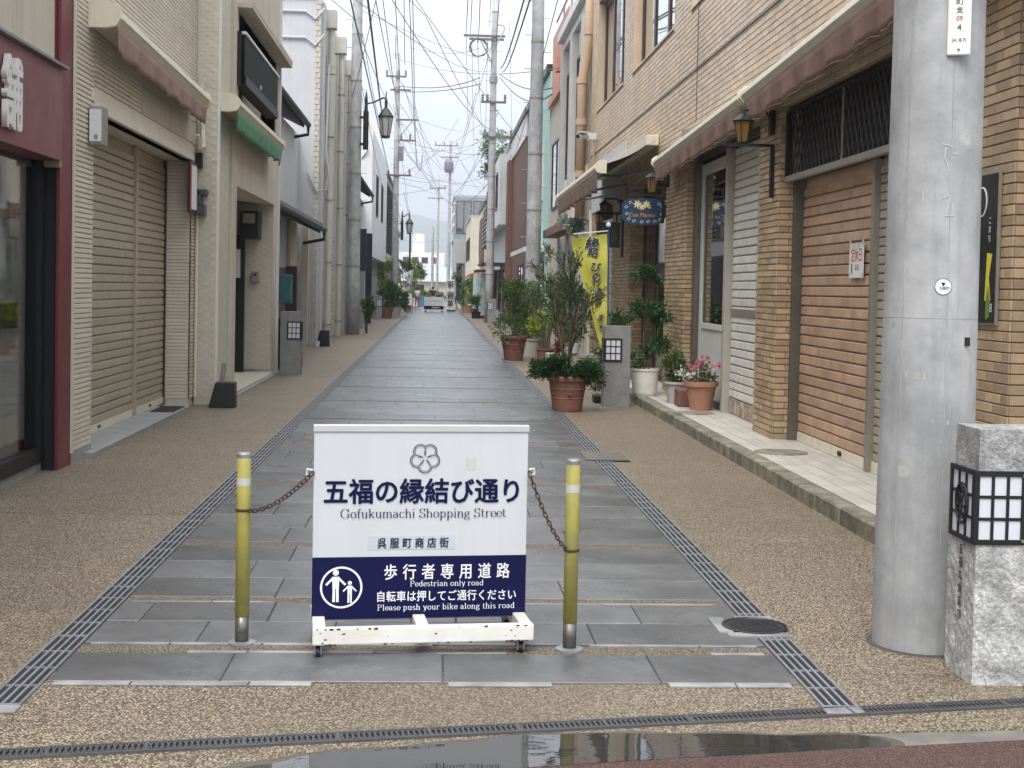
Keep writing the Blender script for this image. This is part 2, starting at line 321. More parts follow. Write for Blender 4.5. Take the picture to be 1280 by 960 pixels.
# --- a small modern-serif face: strokes with a thick upright and thin level pen
def arc(cx,cy,rx,ry,a0,a1,n=14): return [(cx+rx*math.cos(R(a0+(a1-a0)*i/n)),cy+ry*math.sin(R(a0+(a1-a0)*i/n))) for i in range(n+1)]
def stem(x,y0,y1): return [(x,y0),(x,y1)]
XH=.45
def srf(x,y,w=.1): return [(x-w,y),(x+w,y)]
def hump(x0,x1,t=XH): return [(x0,t*.62)]+arc((x0+x1)/2,t-.16,(x1-x0)/2,.16,170,0,10)+[(x1,0)]
G={' ':(.25,[]),
'o':(.5,[arc(.25,.225,.19,.225,90,450,22)]),'c':(.44,[arc(.25,.225,.19,.225,40,320,18)]),
'e':(.45,[arc(.24,.225,.19,.225,0,325,18),[(.05,.235),(.42,.235)]]),
'G':(.76,[arc(.37,.35,.31,.36,48,320,20),stem(.62,.05,.3),srf(.6,.3,.1),stem(.62,.48,.66)]),
'f':(.33,[[(.14,0),(.14,.52)]+arc(.25,.52,.11,.18,180,50,8),srf(.15,0,.11),[(.03,.44),(.27,.44)]]),
'u':(.54,[[(.12,XH),(.12,.16)]+arc(.265,.15,.145,.15,180,340,8),stem(.41,0,XH),srf(.07,XH,.06),srf(.36,XH,.06),srf(.45,0,.05)]),
'k':(.53,[stem(.12,0,.7),[(.14,.18),(.4,.44)],[(.24,.26),(.44,.01)],srf(.12,0,.09),srf(.42,0,.09),srf(.4,.44,.08),srf(.08,.69,.05)]),
'm':(.82,[stem(.12,0,XH),hump(.12,.4),hump(.4,.69),srf(.12,0,.09),srf(.4,0,.09),srf(.69,0,.09),srf(.08,.44,.05)]),
'n':(.55,[stem(.12,0,XH),hump(.12,.42),srf(.12,0,.09),srf(.42,0,.09),srf(.08,.44,.05)]),
'h':(.55,[stem(.12,0,.7),hump(.12,.42),srf(.12,0,.09),srf(.42,0,.09),srf(.08,.69,.05)]),
'r':(.42,[stem(.12,0,XH),[(.12,.28)]+arc(.3,.3,.16,.15,160,50,6),srf(.12,0,.1),srf(.08,.44,.05)]),
'i':(.28,[stem(.13,0,XH),srf(.13,0,.09),srf(.09,.44,.05),[(.13,.62),(.13,.69)]]),
'l':(.28,[stem(.13,0,.7),srf(.13,0,.09),srf(.09,.69,.05)]),
't':(.34,[[(.14,.6),(.14,.1)]+arc(.23,.1,.09,.1,180,310,6),[(.03,.44),(.27,.44)]]),
'a':(.48,[arc(.2,.31,.14,.14,150,20,8)+[(.35,.3),(.35,.07),(.43,.01)],arc(.2,.13,.14,.125,60,330,12),[(.2,.255),(.35,.28)]]),
's':(.4,[arc(.2,.335,.13,.11,35,250,9)+arc(.2,.115,.14,.115,80,-145,9)]),
'S':(.55,[arc(.27,.53,.19,.17,30,240,10)+arc(.27,.18,.2,.18,75,-150,10),stem(.46,.53,.68),stem(.07,.02,.17)]),
'p':(.54,[stem(.12,-.22,XH),arc(.28,.225,.17,.225,150,-150,16),srf(.12,-.22,.09),srf(.08,.44,.05)]),
'b':(.54,[stem(.12,0,.7),arc(.28,.225,.17,.225,150,-150,16),srf(.08,.69,.05)]),
'd':(.54,[stem(.41,0,.7),arc(.24,.225,.17,.225,30,330,16),srf(.37,.69,.05),srf(.46,0,.05)]),
'g':(.5,[arc(.22,.29,.14,.15,0,360,16),arc(.23,-.08,.19,.12,0,360,16),[(.12,.16),(.1,.06),(.3,.03)],[(.33,.4),(.46,.44)]]),
'y':(.5,[[(.08,XH),(.27,.02)],[(.42,XH),(.24,-.12),(.1,-.2)],srf(.08,XH,.08),srf(.42,XH,.07)]),
'P':(.62,[stem(.15,0,.7),[(.15,.69),(.35,.69)]+arc(.34,.52,.2,.17,90,-90,10)+[(.15,.35)],srf(.15,0,.11),srf(.1,.7,.06)])}
def serif(s,size,mat,parent,loc,th=.085,thin=.026,sx=1,sp=.02,name='lettering'):
    mb=MB(); x=0; k=0
    total=sum((G[c][0]+sp)*size*sx for c in s)
    for c in s:
        w,st=G[c]
        for pl in st:
            k+=1; dpt=-(k%7)*.00012
            for i in range(len(pl)-1):
                a=Vector(pl[i]); b=Vector(pl[i+1]); t=b-a
                if t.length<1e-6: continue
                t.normalize(); nn=Vector((-t.y,t.x))
                hw=(thin+(th-thin)*abs(t.y)**1.6)/2
                e=t*min(hw,.012); a=a-e; b=b+e
                mb.quad(*[((x+p.x*size*sx)-total/2,dpt-.00001*i,p.y*size) for p in (a-nn*hw,b-nn*hw,b+nn*hw,a+nn*hw)])
        x+=(w+sp)*size*sx
    o=part(name,mb,mat,None); o.parent=parent; o.location=loc; return o
def clip(a,b,lo,hi): return max(a,lo),min(b,hi)
def bricks(mb,ax,c,out,u0,u1,z0,z1,bw,bh,gap=.008,dep=.012,holes=()):
    """running-bond facing tiles proud of the wall face at ax=c"""
    r=0; z=z0
    while z<z1-.01:
        zb=min(z+bh-gap,z1); u=u0-(bw/2 if r%2 else 0)
        while u<u1-.005:
            a,b=clip(u,u+bw-gap,u0,u1)
            u+=bw
            if b-a<.01: continue
            if any(h[0]<b-.001 and h[1]>a+.001 and h[2]<zb-.001 and h[3]>z+.001 for h in holes):
                for h in holes:
                    if h[2]<zb-.001 and h[3]>z+.001:
                        if a<h[0]<b: b=h[0]
                        elif a<h[1]<b: a=h[1]
                if b-a<.02 or any(h[0]<b-.001 and h[1]>a+.001 and h[2]<zb-.001 and h[3]>z+.001 for h in holes): continue
            d=dep+rnd.uniform(-.0015,.0015); e=min(.004,gap/2+.001)
            if ax=='x':
                X0,X1=c,c+out*d
                vs=[(X0,a,z),(X0,b,z),(X0,b,zb),(X0,a,zb),(X1,a+e,z+e),(X1,b-e,z+e),(X1,b-e,zb-e),(X1,a+e,zb-e)]
            else:
                X0,X1=c,c+out*d
                vs=[(a,X0,z),(b,X0,z),(b,X0,zb),(a,X0,zb),(a+e,X1,z+e),(b-e,X1,z+e),(b-e,X1,zb-e),(a+e,X1,zb-e)]
            mb.add(vs,[(4,5,6,7),(0,1,5,4),(1,2,6,5),(2,3,7,6),(3,0,4,7)])
        z+=bh; r+=1
    return mb
def ribs(mb,ax,c,out,u0,u1,z0,z1,pitch,dep):
    z=z0
    while z<z1-1e-4:
        t=min(z+pitch,z1); p=[(c,z),(c+out*dep,z+pitch*.12),(c+out*dep,t-pitch*.22),(c,t)]
        vs=[]
        for (q,zz) in p:
            zz=min(zz,z1)
            vs+= [(q,u0,zz),(q,u1,zz)] if ax=='x' else [(u0,q,zz),(u1,q,zz)]
        mb.add(vs,[(0,1,3,2),(2,3,5,4),(4,5,7,6)])
        z+=pitch
    return mb
def slats(name,mat,parent,ax,c,out,u0,u1,z0,z1,pitch,dep=.02):
    """roller-shutter slats, each a curved strip, as separate parts sharing one mesh"""
    n=int((z1-z0)/pitch); pr=[(0,.02),(.8,.05),(1,.13),(.96,.5),(.9,.84),(.7,.9),(0,.92)]
    mb=MB(); vs=[]
    for (q,h) in pr:
        vs+= [(out*dep*q,0,h*pitch),(out*dep*q,u1-u0,h*pitch)] if ax=='x' else [(0,out*dep*q,h*pitch),(u1-u0,out*dep*q,h*pitch)]
    k=len(pr); mb.add(vs,[(2*i,2*i+1,2*i+3,2*i+2) for i in range(k-1)]+[tuple(range(0,2*k,2)),tuple(range(1,2*k,2))])
    me=mesh(name,mb); me.materials.append(mat); of=org(parent)
    for i in range(n):
        o=bpy.data.objects.new(name,me); COL.objects.link(o); o.parent=parent
        p=Vector((c,u0,z0+i*pitch)) if ax=='x' else Vector((u0,c,z0+i*pitch)); o.location=p-of+Vector((rnd.uniform(-.002,.002),rnd.uniform(-.002,.002),rnd.uniform(-.0015,.0015))); o.rotation_euler=(rnd.uniform(-.0006,.0006),rnd.uniform(-.02,.02),0)
def leafq(mb,p,d,l,w,n=None):
    d=d.normalized(); s=d.cross(n or Vector((rnd.gauss(0,1),rnd.gauss(0,1),rnd.gauss(0,1)))); 
    if s.length<1e-4: s=d.orthogonal()
    s.normalize(); u=s.cross(d)*l*.12
    a=p; b=p+d*l*.45+s*w/2+u; c=p+d*l-u; e=p+d*l*.45-s*w/2+u
    mb.add([a,b,c,e],[(0,1,2),(0,2,3)])
def rv(s=1): return Vector((rnd.gauss(0,1),rnd.gauss(0,1),rnd.gauss(0,1)))*s
def blob(mb,c,r,n,l,w,upb=.3,clumps=9):
    """leaf clumps spread unevenly through an ellipsoid"""
    c=Vector(c); cs=[]
    for i in range(clumps):
        q=rv(); q.normalize(); q*=rnd.uniform(.45,1)**.5; cs.append(Vector((q.x*r[0],q.y*r[1],q.z*r[2])))
    for i in range(n):
        k=rnd.choice(cs); q=k*rnd.uniform(.75,1)+rv(.22)*min(r)
        d=(q*1.0+rv(.5)*min(r)); d.z+=upb*min(r)
        leafq(mb,c+q,d,l*rnd.uniform(.6,1.3),w*rnd.uniform(.7,1.2))
    return mb
# ================================================================== GROUND AND STREET
struct('ground',MB().box(-1850,1850,-140,3250,-.09,-.05),ground_m)
YA=[(-7,3.2),(-1.5,4.2),(-.9,4.42),(-.55,4.5),(-.37,4.575),(0,4.66),(.3,4.745),(.7,4.79),(1.1,4.80),(1.77,4.86),(2.3,4.9),(7,5.3)]
YB=[(-7,3.1),(-1.5,4.12),(-.5,4.34),(.286,4.476),(1.287,4.635),(2.186,4.764),(7,5.2)]
def poly(mb,top,bot,z0,z1): return mb.prism([*bot,*top[::-1]],z0,z1)
pav=sroot('pavement')
part('front_slab',MB().prism([*YA,(7,5.6),(-7,5.6)],-.05,0),agg,pav)
for y0,y1 in ((5.606,9.4),(9.406,16),(16.006,24),(24.006,34),(34.006,48),(48.006,64),(64.006,84),(84.006,109)):
    part('paving_slab',MB().box(-7,-1.54,y0,y1,-.05,0),agg,pav); part('paving_slab',MB().box(1.54,7,y0,y1,-.05,0),agg,pav)
part('tile_bed',MB().box(-1.54,1.54,5.606,109,-.05,.001),mortar,pav)
struct('gutter',MB().prism([*YB,*[(x,y+.02) for x,y in YA[::-1]]],-.05,-.006),gutter)
struct('main_road',MB().prism([(-60,3.0),(-7,3.1),*YB[1:],(60,5.4),(60,-9),(-60,-9)],-.05,.001),asph)
pr=[(-.62,4.30),(-.3,4.33),(.286,4.47),(.8,4.555),(1.287,4.63),(1.62,4.685),(1.70,4.70),(1.66,4.80),(1.52,4.835),(1.3,4.80),(1.12,4.84),(.86,4.815),(.62,4.83),(.44,4.79),(.3,4.79),(.16,4.735),(.0,4.70),(-.12,4.68),(-.24,4.625),(-.42,4.60),(-.48,4.53),(-.6,4.48),(-.66,4.4)]
def smooth(p,k=2):
    for _ in range(k): p=[q for i in range(len(p)) for q in ((p[i][0]*.75+p[(i+1)%len(p)][0]*.25,p[i][1]*.75+p[(i+1)%len(p)][1]*.25),(p[i][0]*.25+p[(i+1)%len(p)][0]*.75,p[i][1]*.25+p[(i+1)%len(p)][1]*.75))]
    return p
pr=smooth([(x+rnd.uniform(-.02,.02),y+(rnd.uniform(-.015,.015) if i>6 else 0)) for i,(x,y) in enumerate(pr)])
cxp=sum(x for x,y in pr)/len(pr); 
wf=[(x+(.05 if x>cxp else -.05)*min(1,abs(x-cxp)),y+(.022+.012*math.sin(x*19)) if y>4.35+.17*x+.2 else y) for x,y in pr]
struct('damp_fringe',MB().quad(*[(x,y,.0013) for x,y in wf]),M('damp_concrete',(.09,.08,.06),.25,0,(30,.3),(60,.4)))
struct('puddle',MB().quad(*[(x,y,.0025) for x,y in pr]),puddle_m)
# slate paving rows with aggregate bands between them
pave=sroot('slate_paving'); tiles=Shared('tile',slate,pave,.003); pedge=Shared('wet_sheen_strip',palest,pave,.002)
groups=[(5.44,5.86,1),(6.03,6.80,2),(6.92,8.27,3),(8.41,10.9,5)]
y=11.04
while y<104: groups.append((y,y+2.45,5)); y+=2.59
far=MB(); nb=0
for y0,y1,n in groups:
    d=(y1-y0)/n
    for i in range(n):
        x=-1.53+(-rnd.uniform(.1,.8)); ya=y0+i*d
        while x<1.53:
            w=rnd.choice((.6,.9,.9,1.2)); a,b=clip(x,x+w-.005,-1.53,1.53); x+=w
            if b-a<.03: continue
            if ya<15.5: tiles.put(a,ya,-.004+rnd.uniform(0,.0018),b-a,d-.005,.011)
            else: far.box(a,b,ya,ya+d-.008,-.004,.007+rnd.uniform(0,.0015))
    if y0<90:
        part('aggregate_band',MB().box(-1.53,1.53,y1+.002,y1+.13,-.01,.005),aggd,pave)
part('far_tile',far,slate,pave,kind='stuff')
for y0,h in ((5.39,.045),(5.865,.03),(6.0,.025),(6.80,.02)):  # broken pale strips put the wet sheen of the tile edges into colour
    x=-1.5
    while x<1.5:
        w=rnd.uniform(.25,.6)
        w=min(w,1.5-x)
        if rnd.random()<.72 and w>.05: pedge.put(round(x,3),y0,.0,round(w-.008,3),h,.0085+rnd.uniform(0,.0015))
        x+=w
# slotted drains along both edges of the slate
def drain(xc,lab):
    t=thing('drain_grate',lab,'drain grate',(xc,5.09,0),group='long slotted drains beside the slate paving')
    part('channel',MB().box(xc-.07,xc+.07,5.12,104,-.01,.003),dark,t)
    fr=MB(); 
    for dx in (-.066,-.033,0,.033,.066): fr.box(xc+dx-.0055,xc+dx+.0055,5.12,104,.0,.011)
    part('bars',fr,galv,t,kind='stuff'); cb=MB(); y=5.12; i=0
    while y<60: cb.box(xc-.07,xc+.07,y,y+(.012 if i%4 else .02),.0,.0085 if i%4 else .0095); y+=.25; i+=1
    part('cross_bars',cb,galv,t,kind='stuff')
    part('end_plate',MB().box(xc-.075,xc+.075,5.04,5.12,.0,.010),palest,t,bev=.002)
drain(-1.61,'long slotted steel drain along the left edge of the grey slate paving')
drain(1.61,'long slotted steel drain along the right edge of the grey slate paving')
th=math.atan(.158)
t=thing('cross_drain','narrow mesh drain grate crossing the brown pavement in front of the puddle','drain grate',(0,4.82,0),th,local=True)
part('channel',MB().box(-6,6,-.045,.045,-.01,.003),dark,t)
fr=MB().box(-6,6,-.048,-.038,0,.010).box(-6,6,.038,.048,0,.010); x=-4
k=0
while x<4:
    fr.add([(x,-.04,.009),(x+.006,-.04,.009),(x+.02,.04,.009),(x+.014,.04,.009)],[(0,1,2,3)])
    fr.add([(x+.014,-.04,.008),(x+.02,-.04,.008),(x+.006,.04,.008),(x,.04,.008)],[(0,1,2,3)]); x+=.02
for i in range(-12,13): fr.box(i*.33,i*.33+.012,-.045,.045,0,.0105)
part('mesh_bars',fr,M('worn_grating',(.1,.1,.1),.5,0,(30,.2),metal=.4),t,kind='stuff')
# manhole beside the right drain
t=thing('manhole_cover','small round dark iron manhole cover set over the right drain','manhole cover',(1.565,6.36,0))
ring=[(1.565+.155*math.cos(a*math.pi/16),6.36+.155*math.sin(a*math.pi/16)) for a in range(32)]
part('collar',MB().box(1.4,1.69,6.17,6.235,0,.0135).box(1.5,1.69,6.49,6.56,0,.0135).box(1.37,1.44,6.25,6.53,0,.0132),palest,t)
part('rim',MB().lathe([(.158,0),(.158,.013),(.146,.015),(.143,.010)],(1.565,6.36,.004)),M('dark_iron',(.035,.033,.035),.45,0,(20,.3),metal=.4),t,smooth=False)
pl=MB().lathe([(.142,0),(.142,.009)],(1.565,6.36,.004),32)
for i in range(-6,7):
    for j in range(-6,7):
        if i*i+j*j<34: pl.box(1.565+i*.021-.007,1.565+i*.021+.007,6.36+j*.021-.007,6.36+j*.021+.007,.012,.0165+(.001 if (i+j)%2 else 0))
part('cover_plate',pl,MC['dark_iron'],t)
t=thing('square_grate','square steel grating at the right edge of the slate paving','drain grate',(1.65,12.85,0))
part('pit',MB().box(1.45,1.86,12.55,13.15,-.01,.012),dark,t); g=MB()
for i in range(16): g.box(1.45+i*.0265,1.462+i*.0265,12.55,13.15,.01,.02)
for i in range(6): g.box(1.45,1.86,12.55+i*.118,12.562+i*.118,.01,.019)
part('bars',g,alu,t,kind='stuff'); part('stone_frame',MB().box(1.2,1.44,12.5,12.9,0,.009),slate,t)
# raised walkway on the right: kerb stones and square tiles
wk=sroot('raised_walkway')
part('walkway_bed',MB().box(2.99,3.9,6.9,24.5,-.02,.12),grout,wk)
ks=Shared('kerb_stone',kerbm,wk,.012); y=6.9
while y<22: ks.put(2.87+rnd.uniform(-.004,.004),y,-.03,.135,.59,.155+rnd.uniform(-.003,.003),rot=(rnd.uniform(-.004,.004),0,rnd.uniform(-.006,.006))); y+=.6
ts=Shared('walkway_tile',walkt,wk,.002); y=7.0; 
while y<22:
    for i in range(5): ts.put(3.009+i*.146,y,.11,.139,.289,.0205+rnd.uniform(0,.0012))
    y+=.297
for cx,cy in ((3.26,12.4),(3.2,16.3)):
    t=solo('inspection_cover',MB().lathe([(.25,0),(.25,.003),(.24,.004),(.232,.001)],(cx,cy,.132),32),kerbm,'flat round cover ring in the pale walkway tiles '+('below the salmon shutter' if cy<14 else 'beside the flower pots'),'manhole cover',group='round covers in the raised walkway')
# ================================================================== SIGN BOARD, POSTS AND CHAINS
sg=thing('barrier_sign','white and navy pedestrian-only street sign board on a low wheeled frame','sign board',(-.047,6.06,0),R(6.3),local=True)
part('board',MB().box(-.485,.485,0,.03,.118,.99),board,sg,bev=.003)
part('top_rail',MB().box(-.489,.489,-.006,.034,.962,.993),M('satin_rail',(.6,.6,.6),.35,0,(20,.06),metal=.3),sg,bev=.003)
part('navy_panel',MB().box(-.4855,.4855,-.002,.001,.118,.398),navy,sg)
FY=-.0042
def st(s,x,z,size,mat,bold=0,sx=1,sp=1,al='CENTER'): return text(s,size,mat,sg,(x,FY,z),bold=bold,sx=sx,sp=sp,align=al,world=False)
st('五福の縁結び通り',.012,.65,.119,navy,.03,.955)
serif('Gofukumachi Shopping Street',.0575,navy,sg,(.012,FY,.575),.08,.022,1.0,.01)
part('label_strip',MB().box(-.24,.155,-.0015,.001,.43,.492),greyp,sg)
st('呉服町商店街',-.035,.441,.05,navy,.02,.86,1.62)
st('歩行者専用道路',.122,.3,.075,wtext,.016,.84,1.72)
serif('Pedestrian only road',.036,wtext,sg,(.122,FY,.262),.085,.035,1.0,.03)
st('自転車は押してご通行ください',.122,.198,.052,wtext,.016,.86,1.06)
serif('Please push your bike along this road',.0365,wtext,sg,(.122,FY,.155),.09,.04,1.0,.04)
# knot-flower emblem
em=MB(); ex,ez=.012,.845
def ringstroke(mb,pts,w,y=FY):
    n=len(pts)
    for i in range(n-1):
        a=Vector(pts[i]);b=Vector(pts[i+1]);t=b-a
        if t.length<1e-7: continue
        t.normalize(); nn=Vector((-t.y,t.x))*w/2; a=a-t*w*.2; b=b+t*w*.2
        mb.quad(*[(p.x,y-.00001*(i%9),p.y) for p in (a-nn,b-nn,b+nn,a+nn)])
for k in range(5):
    a0=90+72*k; c=(ex+.037*math.cos(R(a0+36)),ez+.037*math.sin(R(a0+36)))
    ringstroke(em,arc(c[0],c[1],.031,.031,a0+36-82,a0+36+82,14),.0035,FY-.0001*k)
    ringstroke(em,arc(c[0],c[1],.0245,.0245,a0+36-165,a0+36+165,20),.0022,FY-.0001*k-.0006)
    ringstroke(em,[(ex+.008*math.cos(R(a0)),ez+.008*math.sin(R(a0))),(ex+.03*math.cos(R(a0+8)),ez+.03*math.sin(R(a0+8)))],.0022,FY-.0013)
part('emblem',em,navy,sg)
part('old_sticker_mark',MB().box(.2,.245,-.0012,.001,.79,.845),M('sticker_trace',(.55,.56,.55),.5,0,(40,.15)),sg)
ic=MB(); ix,iz=-.355,.262
ringstroke(ic,arc(ix,iz,.09,.09,0,360,40),.009,FY)
def disc(mb,x,z,r,y=FY-.0004): mb.add([(x+r*math.cos(a*math.pi/10),y,z+r*math.sin(a*math.pi/10)) for a in range(20)],[tuple(range(20))])
def fig(x,z,s):
    disc(ic,x,z+.062*s,.0135*s); ic.quad(*[(x+a*s,FY-.0004,z+b*s) for a,b in ((-.014,-.01),(.014,-.01),(.016,.044),(-.016,.044))])
    for q in (-1,1):
        ringstroke(ic,[(x+q*.012*s,z+.038*s),(x+q*.042*s,z+.008*s)],.010*s,FY-.0006)
        ringstroke(ic,[(x+q*.0075*s,z-.005*s),(x+q*.0085*s,z-.068*s)],.012*s,FY-.0007)
fig(ix-.025,iz+.005,1); fig(ix+.038,iz-.022,.68)
part('pedestrian_symbol',ic,wtext,sg)
# frame: three feet, front beam, rear posts, castors
fr=MB().box(-.485,.485,-.235,-.19,.062,.135)
part('front_beam',fr,rustw,sg,bev=.006)
part('rear_beam',MB().box(-.485,.485,.2,.245,.062,.13),rustw,sg,bev=.006)
for x in (-.455,-.005,.455): part('foot_bar',MB().box(x-.028,x+.028,-.19,.2,.07,.133),rustw,sg,bev=.005)
for x in (-.43,.43): part('upright',MB().box(x-.015,x+.015,.032,.06,.133,.8),rustw,sg)
rs=MB(); 
for _ in range(46):
    x=rnd.choice([rnd.uniform(-.48,.48),rnd.uniform(.36,.482),rnd.uniform(-.47,-.37)]); z=rnd.choice([.064,.132,rnd.uniform(.07,.125)]); r=rnd.uniform(.002,.0075)
    rs.add([(x+r*rnd.uniform(.6,2.2)*math.cos(a*math.pi/3),-.2357-rnd.uniform(0,.0004),z+r*rnd.uniform(.5,.9)*math.sin(a*math.pi/3)) for a in range(6)],[tuple(range(6))])
part('rust_spots',rs,rust,sg)
for x,y in ((-.46,-.19),(.43,-.19),(-.46,.2),(.43,.2)):
    c=part('castor_fork',MB().box(x-.016,x-.011,y-.03,y+.02,.02,.062).box(x+.011,x+.016,y-.03,y+.02,.02,.062).box(x-.018,x+.018,y-.025,y+.025,.056,.064),galv,sg)
    w=MB(); w.tube([(x-.009,y-.01,.027),(x+.009,y-.01,.027)],.027,14); part('wheel',w,blackm,sg)
for x in (-.49,.49): part('chain_hook',MB().tube([(x,0,.79),(x*1.05,0,.795),(x*1.055,0,.77),(x*1.02,0,.765)],.005,6),white,sg)
# posts
def make_post(x,y,ban,lab):
    t=thing('bollard',lab,'bollard',(x,y,0),group='yellow posts either side of the sign board')
    part('base_flange',MB().lathe([(.062,0),(.062,.008),(.036,.012)],(x,y,.004),28),galv,t)
    part('steel_sleeve',MB().lathe([(.0305,.01),(.0305,.13)],(x,y,0),24),M('dull_steel',(.16,.15,.13),.4,0,(20,.2),metal=.6),t,smooth=True)
    part('post_tube',MB().lathe([(.0318,.13),(.0318,.845),(.03,.85)],(x,y,0),24),yellow,t,smooth=True)
    part('reflective_band',MB().lathe([(.0324,.715),(.0324,.75)],(x,y,0),24),tapew,t)
    part('cap',MB().lathe([(.0325,.84),(.0325,.856),(.028,.862),(.0,.864)],(x,y,0),24),galv,t)
    part('tie_ring',MB().lathe([(.033,0),(.037,.003),(.037,.010),(.033,.013)],(x,y,ban),20),rust,t)
make_post(-.84,6.03,.6,'yellow post with a white band left of the sign board')
make_post(.627,5.95,.448,'yellow post with a white band right of the sign board')
def chain(p,q,sag,n,lab):
    t=thing('chain',lab,'chain',p,group='rusty chains holding the sign board')
    p=Vector(p);q=Vector(q); lk=MB()
    pts=[]
    for i in range(n+1):
        u=i/n; v=p.lerp(q,u); v.z-=sag*4*u*(1-u)+.02*u*(1-u)*(1-2*u); pts.append(v)
    for i in range(n):
        a,b=pts[i],pts[i+1]; c=(a+b)/2; d=(b-a).normalized(); L=(b-a).length*.5*1.32
        s=d.cross(Vector((0,1,0))).normalized() if i%2 else d.cross(Vector((0,0,1))).cross(d).normalized()
        s=(d.cross(Vector((.3,1,.2))) if i%2 else d.cross(Vector((.9,-.2,.8)))).normalized()
        w=.0085; ring=[c+d*L*math.cos(a_)*1.0+s*w*math.sin(a_) for a_ in [k*2*math.pi/12 for k in range(13)]]
        m_=MB().tube(ring,.0032,5,cap=False); part('chain_link',m_,rust,t)
chain((-.81,6.0,.603),(-.53,5.995,.782),.035,17,'rusty chain from the left yellow post up to the sign board')
chain((.61,5.92,.452),(.44,6.09,.782),.045,20,'rusty chain from the right yellow post up to the sign board')
# ================================================================== FOREGROUND POLE AND STONE LAMP POST
def rr(z): return .219-.0058*z
pz=thing('utility_pole','thick grey concrete utility pole standing behind the stone lamp post','utility pole',(2.285,6.1,0),R(-20.4),local=True)
part('pole_shaft',MB().lathe([(rr(z),z) for z in (-.02,0,.6,1.2,2,3,4.5,7,10,13)],seg=48),poleconc,pz,smooth=True)
sm=MB()
for z in (1.52,): sm.lathe([(rr(z)+.0004,0),(rr(z)+.0008,.0015),(rr(z)+.0004,.003)],(0,0,z),48)
part('mould_ring',sm,concrete,pz)
for a in (-.6,.35,2.4): part('mould_seam',MB().tube([((rr(z)-.001)*math.sin(a),-(rr(z)-.001)*math.cos(a),z) for z in (0,1,2,3,4)],.0028,5),poleconc,pz)
part('base_joint',MB().lathe([(.245,0),(.24,.004),(.21,.006)],(0,0,.0),40),mortar,pz)
for x_,z_,w_,h_ in ((-.1,1.25,.09,.03),(.02,1.05,.14,.02),(-.05,2.05,.12,.045),(.1,2.3,.05,.07),(-.12,.8,.05,.09)):
    part('glue_residue',MB().add([(x,-math.sqrt(rr(z)**2-x*x)-.0007,z) for x,z in ((x_,z_),(x_+w_*.5,z_-.004),(x_+w_,z_),(x_+w_*.97,z_+h_),(x_+w_*.5,z_+h_*.9),(x_,z_+h_))],[(0,1,2,3,4,5)]),M('glue_stain',(.38,.38,.36),.8,0,(30,.4)),pz)
part('number_plate',MB().box(.035,.135,-rr(3)-.012,-rr(3)+.004,2.69,3.3),M('enamel_plate',(.74,.74,.69),.35,0,(12,.06)),pz,bev=.006)
for s,z,sz,mt_ in (('呉',2.985,.035,blackp),('服',2.95,.035,blackp),('町',2.915,.035,blackp),('支',2.878,.03,blackp),('09',2.843,.028,redp),('4',2.8,.038,blackp),('(H. 8.7)',2.75,.02,blackp)):
    text(s,sz,mt_,pz,(.085,-rr(3)-.0135,z),world=False,bold=.004)
part('plate_screw',MB().lathe([(.006,0),(.004,.003)],(0,0,0),10),blackm,pz).location=(.085,-rr(3)-.014,2.715)
sk=MB().tube([(.06,-rr(1.66)-.001,1.66),(.062,-rr(1.66)-.006+.006,1.66)],.001,4)
def vdisc(cx,z,r,y,n=24): return MB().add([(cx+r*math.cos(a*2*math.pi/n),y+((cx+r*math.cos(a*2*math.pi/n))**2)*2.4,z+r*math.sin(a*2*math.pi/n)) for a in range(n)],[tuple(range(n))])
part('round_sticker',vdisc(.052,1.665,.035,-rr(1.66)-.0035),paper,pz); part('sticker_rim',vdisc(.052,1.665,.0375,-rr(1.66)-.0022),blackm,pz)
text('▼',.02,navy,pz,(.052,-rr(1.66)+.0005,1.668),world=False); text('+5.00M',.017,navy,pz,(.052,-rr(1.66)+.0005,1.653),world=False,bold=.02)
part('tape_patch',MB().box(.148,.175,-.147,-.14,1.4,1.44),blackm,pz)
for pts in ([(.03,2.3),(.055,2.295),(.075,2.285)],[(.045,2.285),(.04,2.24),(.055,2.21),(.06,2.18)],[(.07,2.26),(.095,2.255)],[(.04,2.06),(.07,2.07),(.06,2.02),(.05,1.98),(.085,1.98),(.08,2.04)]):
    mm=MB(); P=[(x,-math.sqrt(rr(z)**2-x*x)-.0008,z) for x,z in pts]; mm.tube(P,.0022,4); part('chalk_mark',mm,M('chalk',(.6,.6,.58),.9,0,None),pz)
def rough_box(x0,x1,y0,y1,z0,z1,st=.03,amp=.004,seed=0):
    bm=bmesh.new(); bmesh.ops.create_cube(bm,size=1)
    for v in bm.verts: v.co=Vector((x0+(v.co.x+.5)*(x1-x0),y0+(v.co.y+.5)*(y1-y0),z0+(v.co.z+.5)*(z1-z0)))
    n=max(2,int(max(x1-x0,z1-z0)/st)); bmesh.ops.subdivide_edges(bm,edges=list(bm.edges),cuts=min(n,24),use_grid_fill=True)
    for v in bm.verts:
        if v.co.z>z0+.001:
            v.co+=noise.noise_vector(v.co*28+Vector((seed,0,0)))*amp+noise.noise_vector(v.co*90)*amp*.5
    mb=MB(); mb.v=[tuple(v.co) for v in bm.verts]; mb.f=[tuple(v.index for v in f.verts) for f in bm.faces]; bm.free(); return mb
sp_=thing('stone_lamp_post','rough-hewn granite lamp post with black lattice lamp at the right edge','lamp post',(2.45,5.6,0))
part('post_base',rough_box(2.262,2.66,5.44,5.735,-.01,.612,amp=.006),rough,sp_)
part('post_top',rough_box(2.27,2.65,5.452,5.7,.6,1.072,amp=.003,seed=5),M('granite_top',(.3,.3,.29),.8,0,(80,.8),(80,.9),blot=(6,.3)),sp_)
